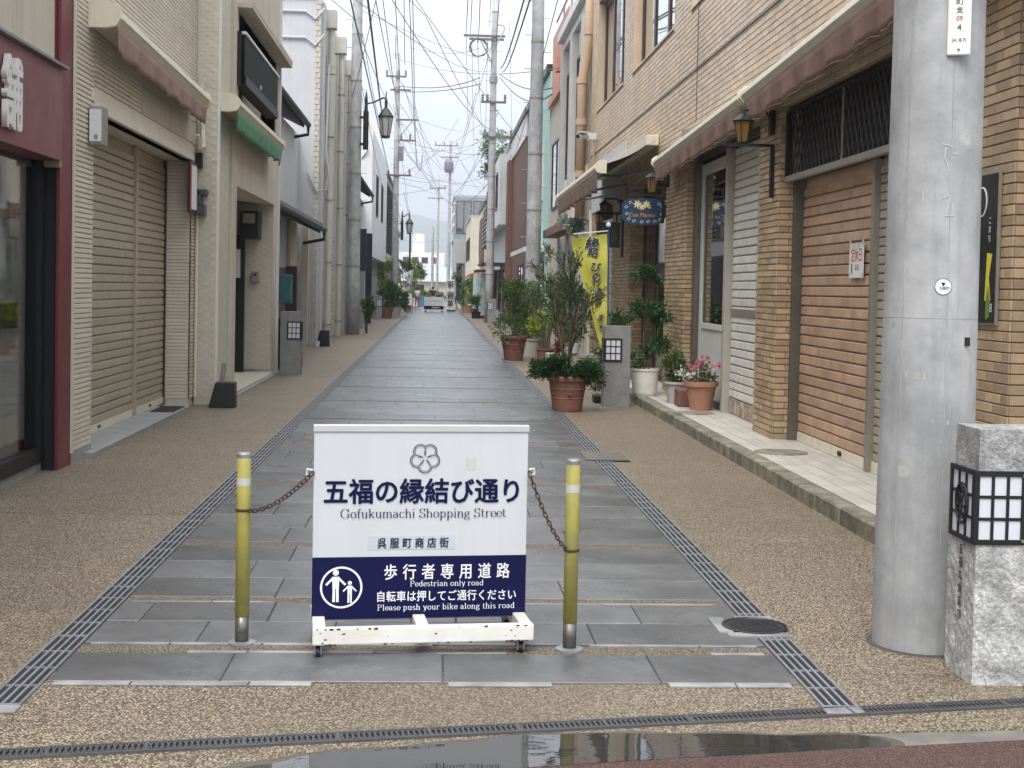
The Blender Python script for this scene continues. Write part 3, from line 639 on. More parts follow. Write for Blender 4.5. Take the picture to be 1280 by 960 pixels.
def grid(mb,ax,c,out,u0,u1,z0,z1,nu,nz,bar,dep,edge):
    """open lattice: frame and bars standing proud of plane c"""
    def B(a,b,za,zb,d=dep):
        e=c+out*d; lo,hi=min(c,e),max(c,e)
        mb.box(a,b,lo,hi,za,zb) if ax=='y' else mb.box(lo,hi,a,b,za,zb)
    B(u0,u0+edge,z0,z1); B(u1-edge,u1,z0,z1); B(u0+edge,u1-edge,z0,z0+edge,dep*.99); B(u0+edge,u1-edge,z1-edge,z1,dep*.99)
    cells=[]
    w=(u1-u0-2*edge-(nu-1)*bar)/nu; h=(z1-z0-2*edge-(nz-1)*bar)/nz
    for i in range(1,nu): a=u0+edge+i*w+(i-1)*bar; B(a,a+bar,z0+edge,z1-edge,dep*.9)
    for j in range(1,nz): z=z0+edge+j*h+(j-1)*bar; B(u0+edge,u1-edge,z,z+bar,dep*.85)
    for i in range(nu):
        for j in range(nz): cells.append((u0+edge+i*(w+bar),u0+edge+i*(w+bar)+w,z0+edge+j*(h+bar),z0+edge+j*(h+bar)+h))
    return cells
cg=MB(); c1=grid(cg,'y',5.445,-1,2.247,2.47,.592,.9,3,3,.013,.014,.022)
c2=MB(); cc=grid(c2,'x',2.262,-1,5.4455,5.705,.592,.9,3,3,.011,.014,.02)
ccx,ccz=5.575,.746
for k in range(6):
    a=R(60*k+30); pts=[]
c2.tube([(2.25,ccx+.062*math.cos(a*math.pi/12),ccz+.085*math.sin(a*math.pi/12)) for a in range(25)],.006,6,cap=False)
for k in range(5):
    a=R(72*k+90); cx_=ccx+.031*math.cos(a); cz_=ccz+.043*math.sin(a)
    c2.tube([(2.249,cx_+.021*math.cos(b*math.pi/6),cz_+.027*math.sin(b*math.pi/6)) for b in range(13)],.0042,5,cap=False)
o=part('lamp_cage',cg,blackm,sp_,bev=.0015); part('lamp_cage_side',c2,blackm,o)
for a,b,z0,z1 in c1: part('pane',MB().box(a,b,5.438,5.444,z0,z1),pane,o)
for a,b,z0,z1 in cc: part('pane',MB().box(2.257,2.2615,a,b,z0,z1),pane,o)
for z in (.61,.88): part('bolt',MB().tube([(2.455,5.432,z),(2.455,5.424,z)],.007,10),galv,o)
for i,s in enumerate('五福の縁結び'): text(s,.05,blackp,sp_,(2.2555,5.58,.53-i*.056),rot=(R(90),0,R(-90)),bold=.02,sx=.8)
# smaller repeats of the stone lamp post
def make_lamppost(m=1):
    t=thing('stone_lamp_post','x','lamp post',(0,0,0),group='stone lamp posts along the street',local=True)
    part('post_shaft',rough_box(-.18,.18,-.15,.15,-.01,1.12,st=.06,amp=.002),gran,t)
    x0,x1=(-.186,.06) if m>0 else (-.06,.186)
    cgm=MB(); cs=grid(cgm,'y',-.152,-1,x0,x1,.63,.95,3,3,.014,.012,.024)
    sx=-.182*m; g2=grid(cgm,'x',sx,-m,-.152,.1,.63,.95,3,3,.014,.012,.024)
    o=part('lamp_cage',cgm,blackm,t)
    for a,b,z0,z1 in cs: part('pane',MB().box(a,b,-.158,-.151,z0,z1),pane,o)
    pm=MB()
    for a,b,z0,z1 in g2: pm.box(min(sx,sx-m*.006),max(sx,sx-m*.006),a,b,z0,z1)
    part('side_panes',pm,pane,o); return t
lr=make_lamppost(1); lr.location=(2.53,18.65,0); lr['label']='grey stone lamp post beside the big terracotta pot and yellow banner'
c=copy_tree(lr); c.location=(2.66,33.1,0); c['label']='grey stone lamp post behind the olive tree, near the second planter'
c=copy_tree(lr); c.location=(2.5,60,0); c['label']='distant stone lamp post at the foot of the right-hand slim pole'
ll=make_lamppost(-1); ll.location=(-2.555,24.1,0); ll['label']='grey stone lamp post beside the teal mailbox on the left'
c=copy_tree(ll); c.location=(-2.72,64,0); c['label']='distant stone lamp post before the white building on the left'
# ================================================================== helpers for buildings
def window(p,ax,c,out,u0,u1,z0,z1,fm=frameb,gm=None,mull=1,fw_=.06,rec=.02,label=None):
    """frame with panes; c = wall plane, out = direction to the street"""
    gm=gm or gld
    f=MB()
    def B(mb,a,b,za,zb,d0,d1):
        e0,e1=c+out*d0,c+out*d1; lo,hi=min(e0,e1),max(e0,e1)
        mb.box(lo,hi,a,b,za,zb) if ax=='x' else mb.box(a,b,lo,hi,za,zb)
    B(f,u0,u1,z0,z0+fw_,-.02,.03); B(f,u0,u1,z1-fw_,z1,-.02,.03); B(f,u0,u0+fw_,z0+fw_,z1-fw_,-.02,.029); B(f,u1-fw_,u1,z0+fw_,z1-fw_,-.02,.029)
    for i in range(1,mull+1):
        m_=u0+(u1-u0)*i/(mull+1); B(f,m_-fw_*.6,m_+fw_*.6,z0+fw_,z1-fw_,-.02,.028)
    o=part('window',f,fm,p)
    for i in range(mull+1):
        g=MB(); a=u0+(u1-u0)*i/(mull+1); b=u0+(u1-u0)*(i+1)/(mull+1); B(g,a+.03,b-.03,z0+.03,z1-.03,-.005,.004); part('pane',g,gm,o)
    return o
def wallx(mb,x0,x1,y0,y1,z0,z1,holes):
    """wall box along Y with rectangular openings (ya,yb,za,zb), built from butted boxes"""
    ys=sorted({y0,y1,*[h[0] for h in holes],*[h[1] for h in holes]})
    for a,b in zip(ys[:-1],ys[1:]):
        hs=sorted([(h[2],h[3]) for h in holes if h[0]<=a+1e-6 and h[1]>=b-1e-6]); z=z0
        for za,zb in hs:
            if za>z: mb.box(x0,x1,a,b,z,za)
            z=zb
        if z<z1: mb.box(x0,x1,a,b,z,z1)
    return mb
def awning(p,x_wall,x_front,y0,y1,z0a,z0b,fab,caps,val=.18,side=1,h=.13,seed=1):
    """retracted awning: rounded casing with end caps and a hanging scalloped valance; z0a/z0b = casing bottom at y0/y1"""
    out=1 if x_front>x_wall else -1; D=abs(x_front-x_wall); n=10
    def prof(z): return [(x_wall+out*D*a,z+h*b) for a,b in ((0,-.1),(.55,-.1),(.85,0),(1,.35),(.97,.75),(.8,1),(.45,1.12),(0,1.15))]
    mb=MB(); a=prof(z0a); b=prof(z0b); k=len(a)
    mb.add([(x,y0,z) for x,z in a]+[(x,y1,z) for x,z in b],[(i,(i+1)%k,k+(i+1)%k,k+i) for i in range(k)]+[tuple(range(k)),tuple(range(k,2*k))[::-1]])
    part('casing',mb,caps,p,bev=.004)
    for yy,zz,s in ((y0,z0a,-1),(y1,z0b,1)):
        q=[(x_wall+(x-x_wall)*1.05,zz+(z-zz-h*.5)*1.12+h*.5) for x,z in prof(zz)]
        m_=MB(); lo,hi=(yy-.05,yy-.001) if s<0 else (yy+.001,yy+.05)
        m_.add([(x,lo,z) for x,z in q]+[(x,hi,z) for x,z in q],[(i,(i+1)%k,k+(i+1)%k,k+i) for i in range(k)]+[tuple(range(k)),tuple(range(k,2*k))[::-1]]); part('end_cap',m_,caps,p,bev=.006)
    part('front_groove',MB().add([(x_front+out*.003,y0,z0a+h*.33),(x_front+out*.003,y1,z0b+h*.33),(x_front+out*.003,y1,z0b+h*.4),(x_front+out*.003,y0,z0a+h*.4)],[(0,1,2,3)]),alu,p)
    L_=y1-y0; n=int(L_/.07); vs=[]; r=random.Random(seed); rows=5
    for i in range(n+1):
        y=y0+.03+(L_-.06)*i/n; zt=z0a+(z0b-z0a)*i/n; sc=abs(math.sin(math.pi*(y-y0)/(.85+.1*math.sin(seed)))); dd=val*(.87+.13*sc)+r.uniform(-.004,.004)
        for j in range(rows):
            t=j/(rows-1); wv=.022*t*math.sin(y*9+seed)+.012*t*math.sin(y*23+2*seed)
            vs.append((x_front-out*(.03+.02*t)+wv,y,zt-.01-dd*t))
    fs=[(i*rows+j,(i+1)*rows+j,(i+1)*rows+j+1,i*rows+j+1) for i in range(n) for j in range(rows-1)]
    v=part('valance',MB().add(vs,fs),fab,p,smooth=True); s=v.modifiers.new('t','SOLIDIFY'); s.thickness=.004
    pip=MB().tube([vs[i*rows+rows-1] for i in range(n+1)],.0035,5); part('valance_piping',pip,fab if h<.16 and 0 else pinkf,v)
    return v
def downpipe(p,x,y,z0,z1,r=.06,mat=cream,joints=3):
    m_=MB().tube([(x,y,z0),(x,y,z1)],r,14)
    for i in range(joints): z=z0+(z1-z0)*(i+.5)/joints; m_.lathe([(r*1.12,0),(r*1.12,.09)],(x,y,z),14)
    o=part('downpipe',m_,mat,p)
    for i in range(joints+1):
        z=z0+(z1-z0)*(i+.25)/(joints+1); part('pipe_bracket',MB().lathe([(r*1.25,0),(r*1.25,.03)],(x,y,z),12).box(x-r*1.4,x+r*1.4,y-.01,y+.01,z,z+.03),alu,o)
    return o
# ================================================================== RIGHT: TAN TILED SHOP BUILDING
XR=3.45
rb=thing('tiled_shop_building','tan brick-tiled shop building with brown awnings along the right side','building',(3.8,18,0))
WN=[(25.3,29.6,5.5,7.9),(19.9,24.2,5.5,7.9),(14.3,18.6,5.5,7.9),(8.7,13,5.5,7.9)]
mb=MB(); wallx(mb,3.462,4.1,6.5,30.5,3.5,9.6,WN); part('upper_wall',mb,bmort,rb)
part('facade_tile',bricks(MB(),'x',3.462,-1,6.5,30.49,3.5,9.6,.225,.072,.008,.008,WN),tilem,rb,kind='stuff')
part('wall_joint',MB().box(3.4475,3.452,6.5,30.45,4.6,4.625).box(3.4475,3.452,18.0,18.02,3.9,5.5),mortar,rb)
part('roof_slab',MB().box(3.3,14,6.4,30.6,9.6,9.8).box(4.1,14,6.5,30.5,-.02,9.6),plast,rb)
part('end_wall',MB().box(3.455,4.1,30.502,30.62,-.02,9.6),tilem,rb)
for i,(a,b,c_,d_) in enumerate(WN):
    part('window_reveal',MB().box(3.465,3.9,a+.001,a+.045,c_,d_).box(3.465,3.9,b-.045,b-.001,c_,d_).box(3.44,3.9,a+.046,b-.046,c_+.001,c_+.03),tilem,rb)
    w=MB()
    f=window(rb,'x',3.64,-1,a+.05,b-.05,c_+.03,d_,frameb,glm,2,.13)
# piers
def pier(y0,y1,zt=3.5,x1=3.9,objs=False,near=True):
    c_=part('pier_core',MB().box(3.462,x1,y0+.012,y1,-.02,zt),bmort,rb)
    if objs:
        br=Shared('brick',brick,rb,.003); z=.14; r=0
        while z<zt-.03:
            u=y0-(.11 if r%2 else 0)
            while u<y1-.005:
                a,b=clip(u,u+.214,y0,y1); u+=.22
                if b-a>.02: br.put(3.449+rnd.uniform(-.001,.001),round(a,3),z,.015,round(b-a,3),.056)
            u=3.465-(.11 if r%2==0 else 0)
            while u<x1:
                a,b=clip(u,u+.214,3.465,x1); u+=.22
                if b-a>.02: br.put(round(a,3),y0-.003+rnd.uniform(-.001,.001),z,round(b-a,3),.016,.056)
            z+=.064; r+=1
    else:
        m_=MB(); bricks(m_,'x',3.462,-1,y0,y1,.13,zt,.22,.064,.008,.013)
        if near: bricks(m_,'y',y0+.012,-1,3.463,x1,.13,zt,.22,.064,.008,.013)
        part('brick_facing',m_,brick,rb,kind='stuff')
pier(7.9,8.62,objs=True,x1=3.87); pier(13.5,14.35); pier(18.55,20.2); pier(24,26.4); pier(29.4,30.48)
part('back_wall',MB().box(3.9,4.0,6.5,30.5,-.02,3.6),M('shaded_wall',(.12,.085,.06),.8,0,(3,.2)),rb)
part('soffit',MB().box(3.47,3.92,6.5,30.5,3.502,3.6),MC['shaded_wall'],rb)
part('lintel_beam',MB().box(3.56,3.9,8.62,13.5,3.48,3.5).box(3.6,3.9,14.35,18.55,3.4,3.5),frameb,rb)
# salmon shutter and beige shutter bay
s=part('roller_shutter',MB().box(3.715,3.74,11.15,13.42,.13,2.78),shutr,rb,label='salmon-brown roller shutter with a paper notice'); slats('slat',shutr,s,'x',3.712,-1,11.16,13.41,.23,2.77,.098,.022)
part('bottom_bar',MB().box(3.68,3.71,11.16,13.4,.135,.225),cream,s)
part('handle',MB().box(3.672,3.68,11.9,12.0,.16,.2),blackm,s)
s2=part('roller_shutter',MB().box(3.715,3.74,8.66,11.07,.13,2.78),shutb,rb,label='pale beige roller shutter behind the concrete pole'); slats('slat',shutb,s2,'x',3.712,-1,8.68,11.07,.23,2.77,.075,.02)
part('bottom_bar',MB().box(3.68,3.71,8.68,11.07,.135,.225),cream,s2)
part('guide_post',MB().box(3.64,3.73,11.072,11.15,.13,2.76),alu,rb,bev=.004)
part('guide_post',MB().box(3.60,3.73,13.42,13.49,.13,2.76),MC['dull_steel'],rb,bev=.004)
part('guide_post',MB().box(3.60,3.73,8.622,8.66,.13,2.76),alu,rb)
nt_=part('paper_notice',MB().box(3.664,3.668,11.38,11.78,1.77,2.07),paper,rb)
for i,ch in enumerate('定休日'): text(ch,.115,redp,rb,(3.6625,11.68-i*.105,1.92),rot=(R(90),0,R(-90)),sx=.95,bold=.01).scale=(1,1.15,1)
text('毎週 火曜日',.045,greyp,rb,(3.6625,11.58,2.03),rot=(R(90),0,R(-90)))
for i in range(3): text('■',.04,blackp,rb,(3.6625,11.7,1.865-i*.028),rot=(R(90),0,R(-90)))
text('店主',.06,blackp,rb,(3.6625,11.55,1.84),rot=(R(90),0,R(-90)))
for yy in (11.4,11.76):
    for zz in (1.765,2.05): part('tape',MB().box(3.661,3.6635,yy-.02,yy+.02,zz,zz+.05),M('clear_tape',(.6,.58,.5),.3,0,None),rb)
gr=thing('lattice_grille','dark diagonal lattice grille mounted above the salmon shutter','grille',(3.56,11,2.76))
part('frame_rail',MB().box(3.5,3.56,8.64,13.47,2.74,2.8),alu,gr,bev=.003); part('frame_rail',MB().box(3.52,3.56,8.64,13.47,3.43,3.47),blackm,gr)
part('frame_side',MB().box(3.5,3.56,13.42,13.47,2.8,3.43),blackm,gr); part('frame_side',MB().box(3.5,3.56,8.64,8.69,2.8,3.43),blackm,gr)
bk=part('dark_backing',MB().box(3.66,3.69,8.64,13.47,2.79,3.48),dark,gr)
lm=M('grille_bar',(.04,.036,.036),.5,.1,(20,.15)); 
def barobj(mesh_name,dy,x):
    m_=MB(); m_.add([(x,0,0),(x,.016,0),(x,.016+dy,.64),(x,dy,.64),(x+.012,0,0),(x+.012,.016,0),(x+.012,.016+dy,.64),(x+.012,dy,.64)],[(0,3,2,1),(4,5,6,7),(0,1,5,4),(1,2,6,5),(2,3,7,6),(3,0,4,7)]); me=mesh(mesh_name,m_); me.materials.append(lm); return me
ma,mbb=barobj('lattice_bar',.32,0),barobj('lattice_bar',-.32,.02)
for i in range(36):
    for k,me in ((0,ma),(1,mbb)):
        y=8.74+i*.127+(.33 if k else 0)
        if y+(.32 if k==0 else 0)>13.42 or y-(.32 if k else 0)<8.69 : continue
        o=bpy.data.objects.new('lattice_bar',me); COL.objects.link(o); o.parent=gr; o.location=Vector((3.525,y,2.8))-org(gr)
part('center_bar',MB().box(3.512,3.524,11.6,11.62,2.8,3.43),alu,gr)
# white shutter and white glazed door bay
s3=part('roller_shutter',MB().box(3.68,3.71,14.36,16.42,.13,3.4),shutw,rb,label='white roller shutter with a rusty bottom'); slats('slat',shutw,s3,'x',3.675,-1,14.37,16.41,.33,3.39,.102,.03)
part('rusty_bottom',MB().box(3.64,3.67,14.38,16.4,.14,.32),M('rusty_panel',(.3,.2,.14),.8,0,(9,.3),col2=(.55,.52,.46),patch=8),s3)
part('lock_rail',MB().box(3.635,3.645,14.38,16.4,1.33,1.42),alu,s3)
part('door_post',MB().box(3.56,3.7,16.43,16.55,.13,3.4),M('greige_post',(.42,.39,.34),.5,0,(8,.1)),rb,bev=.004)
dr=part('door',MB().box(3.62,3.66,16.56,18.35,.13,1.2).box(3.62,3.66,16.56,16.68,1.2,3.35).box(3.62,3.66,18.2,18.35,1.2,3.35).box(3.62,3.66,16.68,18.2,3.2,3.35),M('off_white_door',(.6,.6,.56),.45,0,(5,.06)),rb,bev=.003)
part('door_glass',MB().box(3.635,3.64,16.68,18.2,1.2,3.2),gld,dr); part('door_sill',MB().box(3.6,3.62,16.7,18.1,1.13,1.2),MC['off_white_door'],dr)
part('door_post',MB().box(3.55,3.7,18.36,18.54,.13,3.4),MC['dull_steel'],rb)
part('kick_plate',MB().box(3.58,3.7,16.56,18.36,.1,.22),frameb,rb)
cu=MB()
for i in range(24): y=17.3+.9*i/24; cu.quad((3.74+.03*math.sin(i*1.9),y,1.2),(3.74+.03*math.sin((i+1)*1.9),y+.0375,1.2),(3.74+.03*math.sin((i+1)*1.9),y+.0375,3.3),(3.74+.03*math.sin(i*1.9),y,3.3))
part('lace_curtain',cu,M('grey_curtain',(.22,.21,.19),.8,0,None),rb)
part('hanging_doily',MB().tube([(3.7,16.9+.5*i/10,2.25-.35*math.sin(math.pi*i/10)) for i in range(11)],[.02+.04*math.sin(math.pi*i/10) for i in range(11)],6),paper,rb)
# curtained entrance bay
ent=part('entrance_frame',MB().box(3.7,3.76,20.2,24,.13,.24).box(3.7,3.76,20.2,24,3.1,3.5).box(3.7,3.77,20.3,20.38,.24,3.1).box(3.7,3.77,21.5,21.6,.24,3.1).box(3.7,3.77,22.7,22.8,.24,3.1).box(3.7,3.77,23.9,24,.24,3.1),frameb,rb)
for a,b in ((20.38,21.5),(21.6,22.7),(22.8,23.9)): part('pane',MB().box(3.72,3.725,a,b,.24,3.1),gl,ent)
cu=MB()
for i in range(70):
    y=20.3+3.5*i/70; f=lambda k:3.8+.03*math.sin(k*1.3)+.015*math.sin(k*3.1)
    cu.quad((f(i),y,.25),(f(i+1),y+.05,.25),(f(i+1),y+.05,3.2),(f(i),y,3.2))
part('curtain',cu,curtb,rb)
s4=part('roller_shutter',MB().box(3.6,3.64,26.41,29.39,.13,3.1),shutw,rb); slats('slat',shutw,s4,'x',3.6,-1,26.42,29.38,.2,3.0,.11,.03)
part('white_panel',MB().box(3.42,3.449,24.6,29.9,3.3,4.35),ltgrey,rb,bev=.004)
part('corner_trim',MB().box(3.40,3.455,29.95,30.1,.13,3.4),shutw,rb)
# poster case on the near pier
pc=thing('poster_case','black glazed poster case on the brick pier behind the foreground pole','poster case',(3.44,8.3,1.4))
part('case_frame',MB().box(3.425,3.447,8.06,8.75,1.45,2.40),alu,pc,bev=.003); part('poster',MB().box(3.4215,3.4245,8.075,8.73,1.465,2.385),M('black_poster',(.02,.022,.02),.15,0,(3,.3)),pc)
em=MB().tube([(3.42,8.30+.075*math.cos(a*math.pi/16),2.22+.09*math.sin(a*math.pi/16)) for a in range(33)],.006,4,cap=False); part('ring_emblem',em,wtext,pc)
for i,ch in enumerate('こまち'): text(ch,.05,wtext,pc,(3.4205,8.17,2.08-i*.055),rot=(R(90),0,R(-90)))
part('yellow_glass_print',MB().add([(3.4208,8.2,1.9),(3.4208,8.12,1.89),(3.4208,8.16,1.75),(3.4208,8.13,1.6),(3.4208,8.22,1.6)],[(0,1,2,3,4)]),M('yellow_print',(.7,.6,.05),.5,0,None),pc)
part('green_print',MB().add([(3.4206,8.14,1.5),(3.4206,8.14,1.6),(3.4206,8.17,1.7),(3.4206,8.2,1.6),(3.4206,8.2,1.48)],[(0,1,2,3,4)]),M('green_print',(.12,.25,.04),.5,0,None),pc)
text('8',.08,wtext,pc,(3.4204,8.12,1.53),rot=(R(90),0,R(-90)))
# awnings
aw=thing('awning','long brown scalloped awning in a cream casing above the salmon shutter','awning',(3.4,11,3.8),group='brown awnings of the tiled building')
awning(aw,3.447,3.15,7.2,14.0,3.90,3.62,brownf,cream,.26,seed=1,h=.15)
aw=thing('awning','brown scalloped awning in a cream casing above the white shutter and door','awning',(3.4,17,3.6),group='brown awnings of the tiled building')
awning(aw,3.447,3.15,14.12,19.7,3.61,3.44,brownf,cream,.24,seed=5,h=.15)
for y in (15.5,18.5): part('wall_bracket',MB().box(3.36,3.446,y,y+.03,3.72,3.86),alu,aw)
aw=thing('awning','dark brown awning pulled open over the curtained entrance and banner','awning',(3.4,24,3.6),group='brown awnings of the tiled building')
vs=[];nn=14
for i in range(nn+1):
    for j in range(7):
        t=j/6; y=21+7*i/nn; vs.append((3.4-.9*t,y,3.98-.42*t-.05*math.sin(math.pi*t)-.02*math.sin(i*2.2)*t))
f_=part('canopy',MB().add(vs,[(i*7+j,(i+1)*7+j,(i+1)*7+j+1,i*7+j+1) for i in range(nn) for j in range(6)]),M('dark_brown_canvas',(.1,.055,.045),.85,0,(9,.14)),aw,smooth=True)
sd=f_.modifiers.new('t','SOLIDIFY'); sd.thickness=.006
awning(aw,2.62,2.46,21,28,3.47,3.44,brownf,cream,.30,seed=3,h=.14)
for y in (21.4,24.5,27.6): part('arm',MB().tube([(3.44,y,3.55),(3.0,y+.7,3.5),(2.6,y+.1,3.45)],.022,8),alu,aw)
part('casing_box',MB().box(3.25,3.446,21,28,3.9,4.06),cream,aw,bev=.01)
# wall lanterns on black mounts
def lantern(loc,lab,grp,arm=.2,out=-1,wallx=3.45):
    x,y,z=loc; t=thing('wall_lantern',lab,'lantern',(wallx,y,z),group=grp)
    part('mount_plate',MB().box(min(wallx,wallx+out*.05),max(wallx,wallx+out*.05),y-.06,y+.06,z-.05,z+.2),blackm,t,bev=.01)
    part('bracket_arm',MB().tube([(wallx+out*.04,y,z+.13),(wallx+out*.12,y,z+.2),(x,y,z+.2),(x,y,z+.14)],.015,8),blackm,t)
    part('lantern_hood',MB().lathe([(.115,.08),(.12,.09),(.06,.14),(.02,.16),(.012,.2)],(x,y,z),6),blackm,t)
    part('lantern_glass',MB().lathe([(.055,-.13),(.095,.08)],(x,y,z),6),amber,t)
    part('lantern_base',MB().lathe([(.012,-.17),(.03,-.155),(.06,-.14),(.06,-.128)],(x,y,z),6),blackm,t)
    rb_=MB()
    for k in range(6): a=k*math.pi/3; rb_.tube([(x+.057*math.cos(a),y+.057*math.sin(a),z-.13),(x+.097*math.cos(a),y+.097*math.sin(a),z+.08)],.006,4)
    part('lantern_rib',rb_,blackm,t,kind='stuff'); return t
gw='wall lanterns under the brown awnings'
lantern((3.13,13.75,3.3),'black wall lantern with amber glass beside the lattice grille',gw)
lantern((3.2,20.0,3.22),'black wall lantern above the blue flower sign',gw)
lantern((3.12,25.0,3.12),'black wall lantern above the square dark spiral sign',gw)
lantern((3.0,30.2,3.0),'farthest small black wall lantern behind the awning end',gw)
t=thing('sign_bracket','empty black L-shaped sign bracket below the nearest wall lantern','bracket',(3.44,13.7,3.1))
part('bar',MB().box(2.92,3.44,13.69,13.72,3.12,3.15),blackm,t); part('back_bar',MB().box(3.405,3.445,13.68,13.73,2.6,3.12),blackm,t)
part('hook',MB().tube([(3.0,13.7,3.12),(3.0,13.7,3.08),(3.03,13.7,3.07)],.006,5),blackm,t)
# blue hanging flower sign
t=thing('hanging_sign','blue scalloped shop sign with painted flowers hanging from a bracket','shop sign',(3.1,20.35,2.6))
part('bracket_bar',MB().box(2.9,3.445,20.33,20.36,3.17,3.2).box(2.92,2.945,20.33,20.36,3.09,3.17).box(3.3,3.325,20.33,20.36,3.09,3.17).box(2.92,3.4,20.335,20.355,3.06,3.09),blackm,t); part('back_bar',MB().box(3.4,3.445,20.32,20.37,2.65,3.17),blackm,t)
pts=[]; 
for i in range(60):
    a=i*math.pi/30; c_,s_=math.cos(a),math.sin(a); q=1+.025*math.cos(9*a)
    pts.append((3.13+.34*math.copysign(abs(c_)**.5,c_)*q,2.82+.2*math.copysign(abs(s_)**.6,s_)*q))
part('board',MB().prism([(x,z) for x,z in pts],20.33,20.36,'y'),bluep,t)
for x in (2.94,3.31): part('chain',MB().tube([(x,20.345,3.07),(x,20.345,2.98)],.006,5),blackm,t)
text('Con Manior',.085,M('ochre_paint',(.45,.25,.12),.6,0,None),t,(3.11,20.327,2.74),bold=.015)
fl=MB()
def flower(x,z,r,n=7,y=20.327):
    for k in range(n):
        a=2*math.pi*k/n+x*9; fl.add([(x,y,z),(x+r*.5*math.cos(a-.35),y-.0005*k,z+r*.5*math.sin(a-.35)),(x+r*math.cos(a),y,z+r*math.sin(a)),(x+r*.5*math.cos(a+.35),y-.0005*k,z+r*.5*math.sin(a+.35))],[(0,1,2,3)])
flower(3.03,2.93,.075); flower(3.17,2.93,.07); flower(3.1,2.89,.06); flower(3.22,2.885,.025)
part('painted_flowers',fl,M('cream_paint',(.75,.68,.35),.6,0,None),t)
sc=MB(); r=random.Random(3)
for (x,z) in ((2.86,2.88),(2.87,2.78),(2.9,2.7),(2.98,2.67),(3.1,2.66),(3.2,2.665),(3.3,2.67),(3.38,2.7),(3.4,2.78),(3.36,2.93),(3.41,2.9),(2.92,2.95)):
    ringstroke(sc,[(x+.028*math.cos(a*.55)*(1-a/16),z+.028*math.sin(a*.55)*(1-a/16)) for a in range(12)],.008,20.326)
part('painted_scrolls',sc,M('pale_blue_paint',(.5,.6,.65),.6,0,None),t)
# square spiral sign
t=thing('hanging_sign','square dark grey sign with a thin spiral hanging from a black bracket','shop sign',(3.05,24,2.2))
part('bracket_bar',MB().box(2.84,3.42,23.98,24.01,2.97,3.01).box(2.88,2.9,23.98,24.01,2.83,2.97).box(3.2,3.22,23.98,24.01,2.83,2.97),blackm,t); part('back_bar',MB().box(3.3,3.34,23.97,24.02,2.2,2.97),blackm,t)
part('board',MB().box(2.85,3.28,23.98,24.01,2.38,2.83),M('dark_grey_board',(.085,.08,.078),.5,0,(6,.1)),t)
part('spiral',MB().tube([(3.06+(.03+.006*a/3)*math.cos(a*.35),23.975,2.61+(.03+.006*a/3)*math.sin(a*.35)) for a in range(72)],.003,4),greyp,t)
# camera, downpipe and box at the far corner of the facade
t=thing('security_camera','white bullet security camera on the brick wall above the awning','camera',(3.4,29.4,5.0))
part('camera_body',MB().tube([(3.25,29.45,4.98),(3.02,29.1,4.93)],.055,12),white,t); part('lens',MB().tube([(3.02,29.1,4.93),(3.0,29.08,4.925)],.04,12),blackm,t)
part('mount',MB().box(3.25,3.45,29.4,29.5,4.9,5.05),white,t); part('conduit',MB().tube([(3.4,29.45,4.9),(3.4,29.45,3.8)],.02,8),M('tan_conduit',(.5,.36,.24),.5,0,None),t)
part('hood',MB().box(3.0,3.24,29.05,29.44,5.01,5.03),white,t)
dp=thing('drain_pipe','tan downpipe with a bend at the far corner of the tiled building','downpipe',(3.3,31,0))
part('pipe',MB().tube([(3.28,31.0,3.3),(3.28,31.0,6.4),(3.42,30.9,7.4),(3.42,30.9,9.7)],.115,14),M('tan_pipe',(.52,.37,.24),.45,0,(6,.1)),dp,smooth=True)
for z in (4.2,5.4,6.35,7.45,8.6): part('pipe_collar',MB().lathe([(.135,0),(.135,.14)],(3.28 if z<7 else 3.42,31 if z<7 else 30.9,z),14),MC['tan_pipe'],dp)
t=solo('junction_box',MB().box(3.3,3.44,29.75,30.2,3.95,4.4),M('tan_box',(.6,.45,.28),.5,0,(6,.1)),'small tan box on the wall below the security camera','junction box',bev=.01)
# ================================================================== LEFT: BURGUNDY SHOP
XL=-3.17
b1=thing('burgundy_shop','burgundy-fronted shop with white raised characters at the left edge','building',(-3.6,9,0))
part('upper_wall',MB().box(-9,-3.21,3.0,11.48,3.36,8),plast,b1)
part('sign_fascia',MB().box(-3.5,-3.135,3.0,11.44,2.6,3.36),burgp,b1,bev=.004)
part('fascia_ledge',MB().box(-3.21,-3.09,3.0,11.5,3.362,3.385),galv,b1)
for ch,y in (('舗',10.03),('本',9.42)):
    text(ch,.56,M('white_raised_letter',(.7,.69,.65),.5,0,(9,.06)),b1,(-3.105,y,2.75),rot=(R(90),0,R(90)),bold=.02,ext=.02,sx=.72,name='raised_character')
part('side_post',MB().box(-3.195,-3.162,11.5,11.92,-.02,8.2),burg,b1,bev=.006); part('post_void',MB().box(-3.6,-3.196,11.52,11.92,-.02,2.6),dark,b1); part('upper_post',MB().box(-3.6,-3.196,11.49,11.92,3.4,8.2),burg,b1)
part('corner_bead',MB().box(-3.158,-3.145,11.86,11.925,.1,8.2),M('bead',(.6,.56,.48),.5,0,None),b1)
part('front_post',MB().box(-3.4,-3.165,9.6,9.94,-.02,2.6),burg,b1,bev=.006)
part('base_wall',MB().box(-3.6,-3.16,9.58,9.96,-.02,.1).box(-3.62,-3.3,9.96,11.5,-.02,.08),concrete,b1)
w=part('shop_window',MB().box(-3.36,-3.27,9.94,11.5,.08,.2).box(-3.36,-3.28,11.42,11.49,.2,2.6).box(-3.36,-3.28,9.94,10.0,.2,2.6),blackm,b1)
part('pane',MB().box(-3.33,-3.325,10.0,11.42,.2,2.6),glass('shop_glass',(.9,.92,.92),.6,.6),w)
cu=MB()
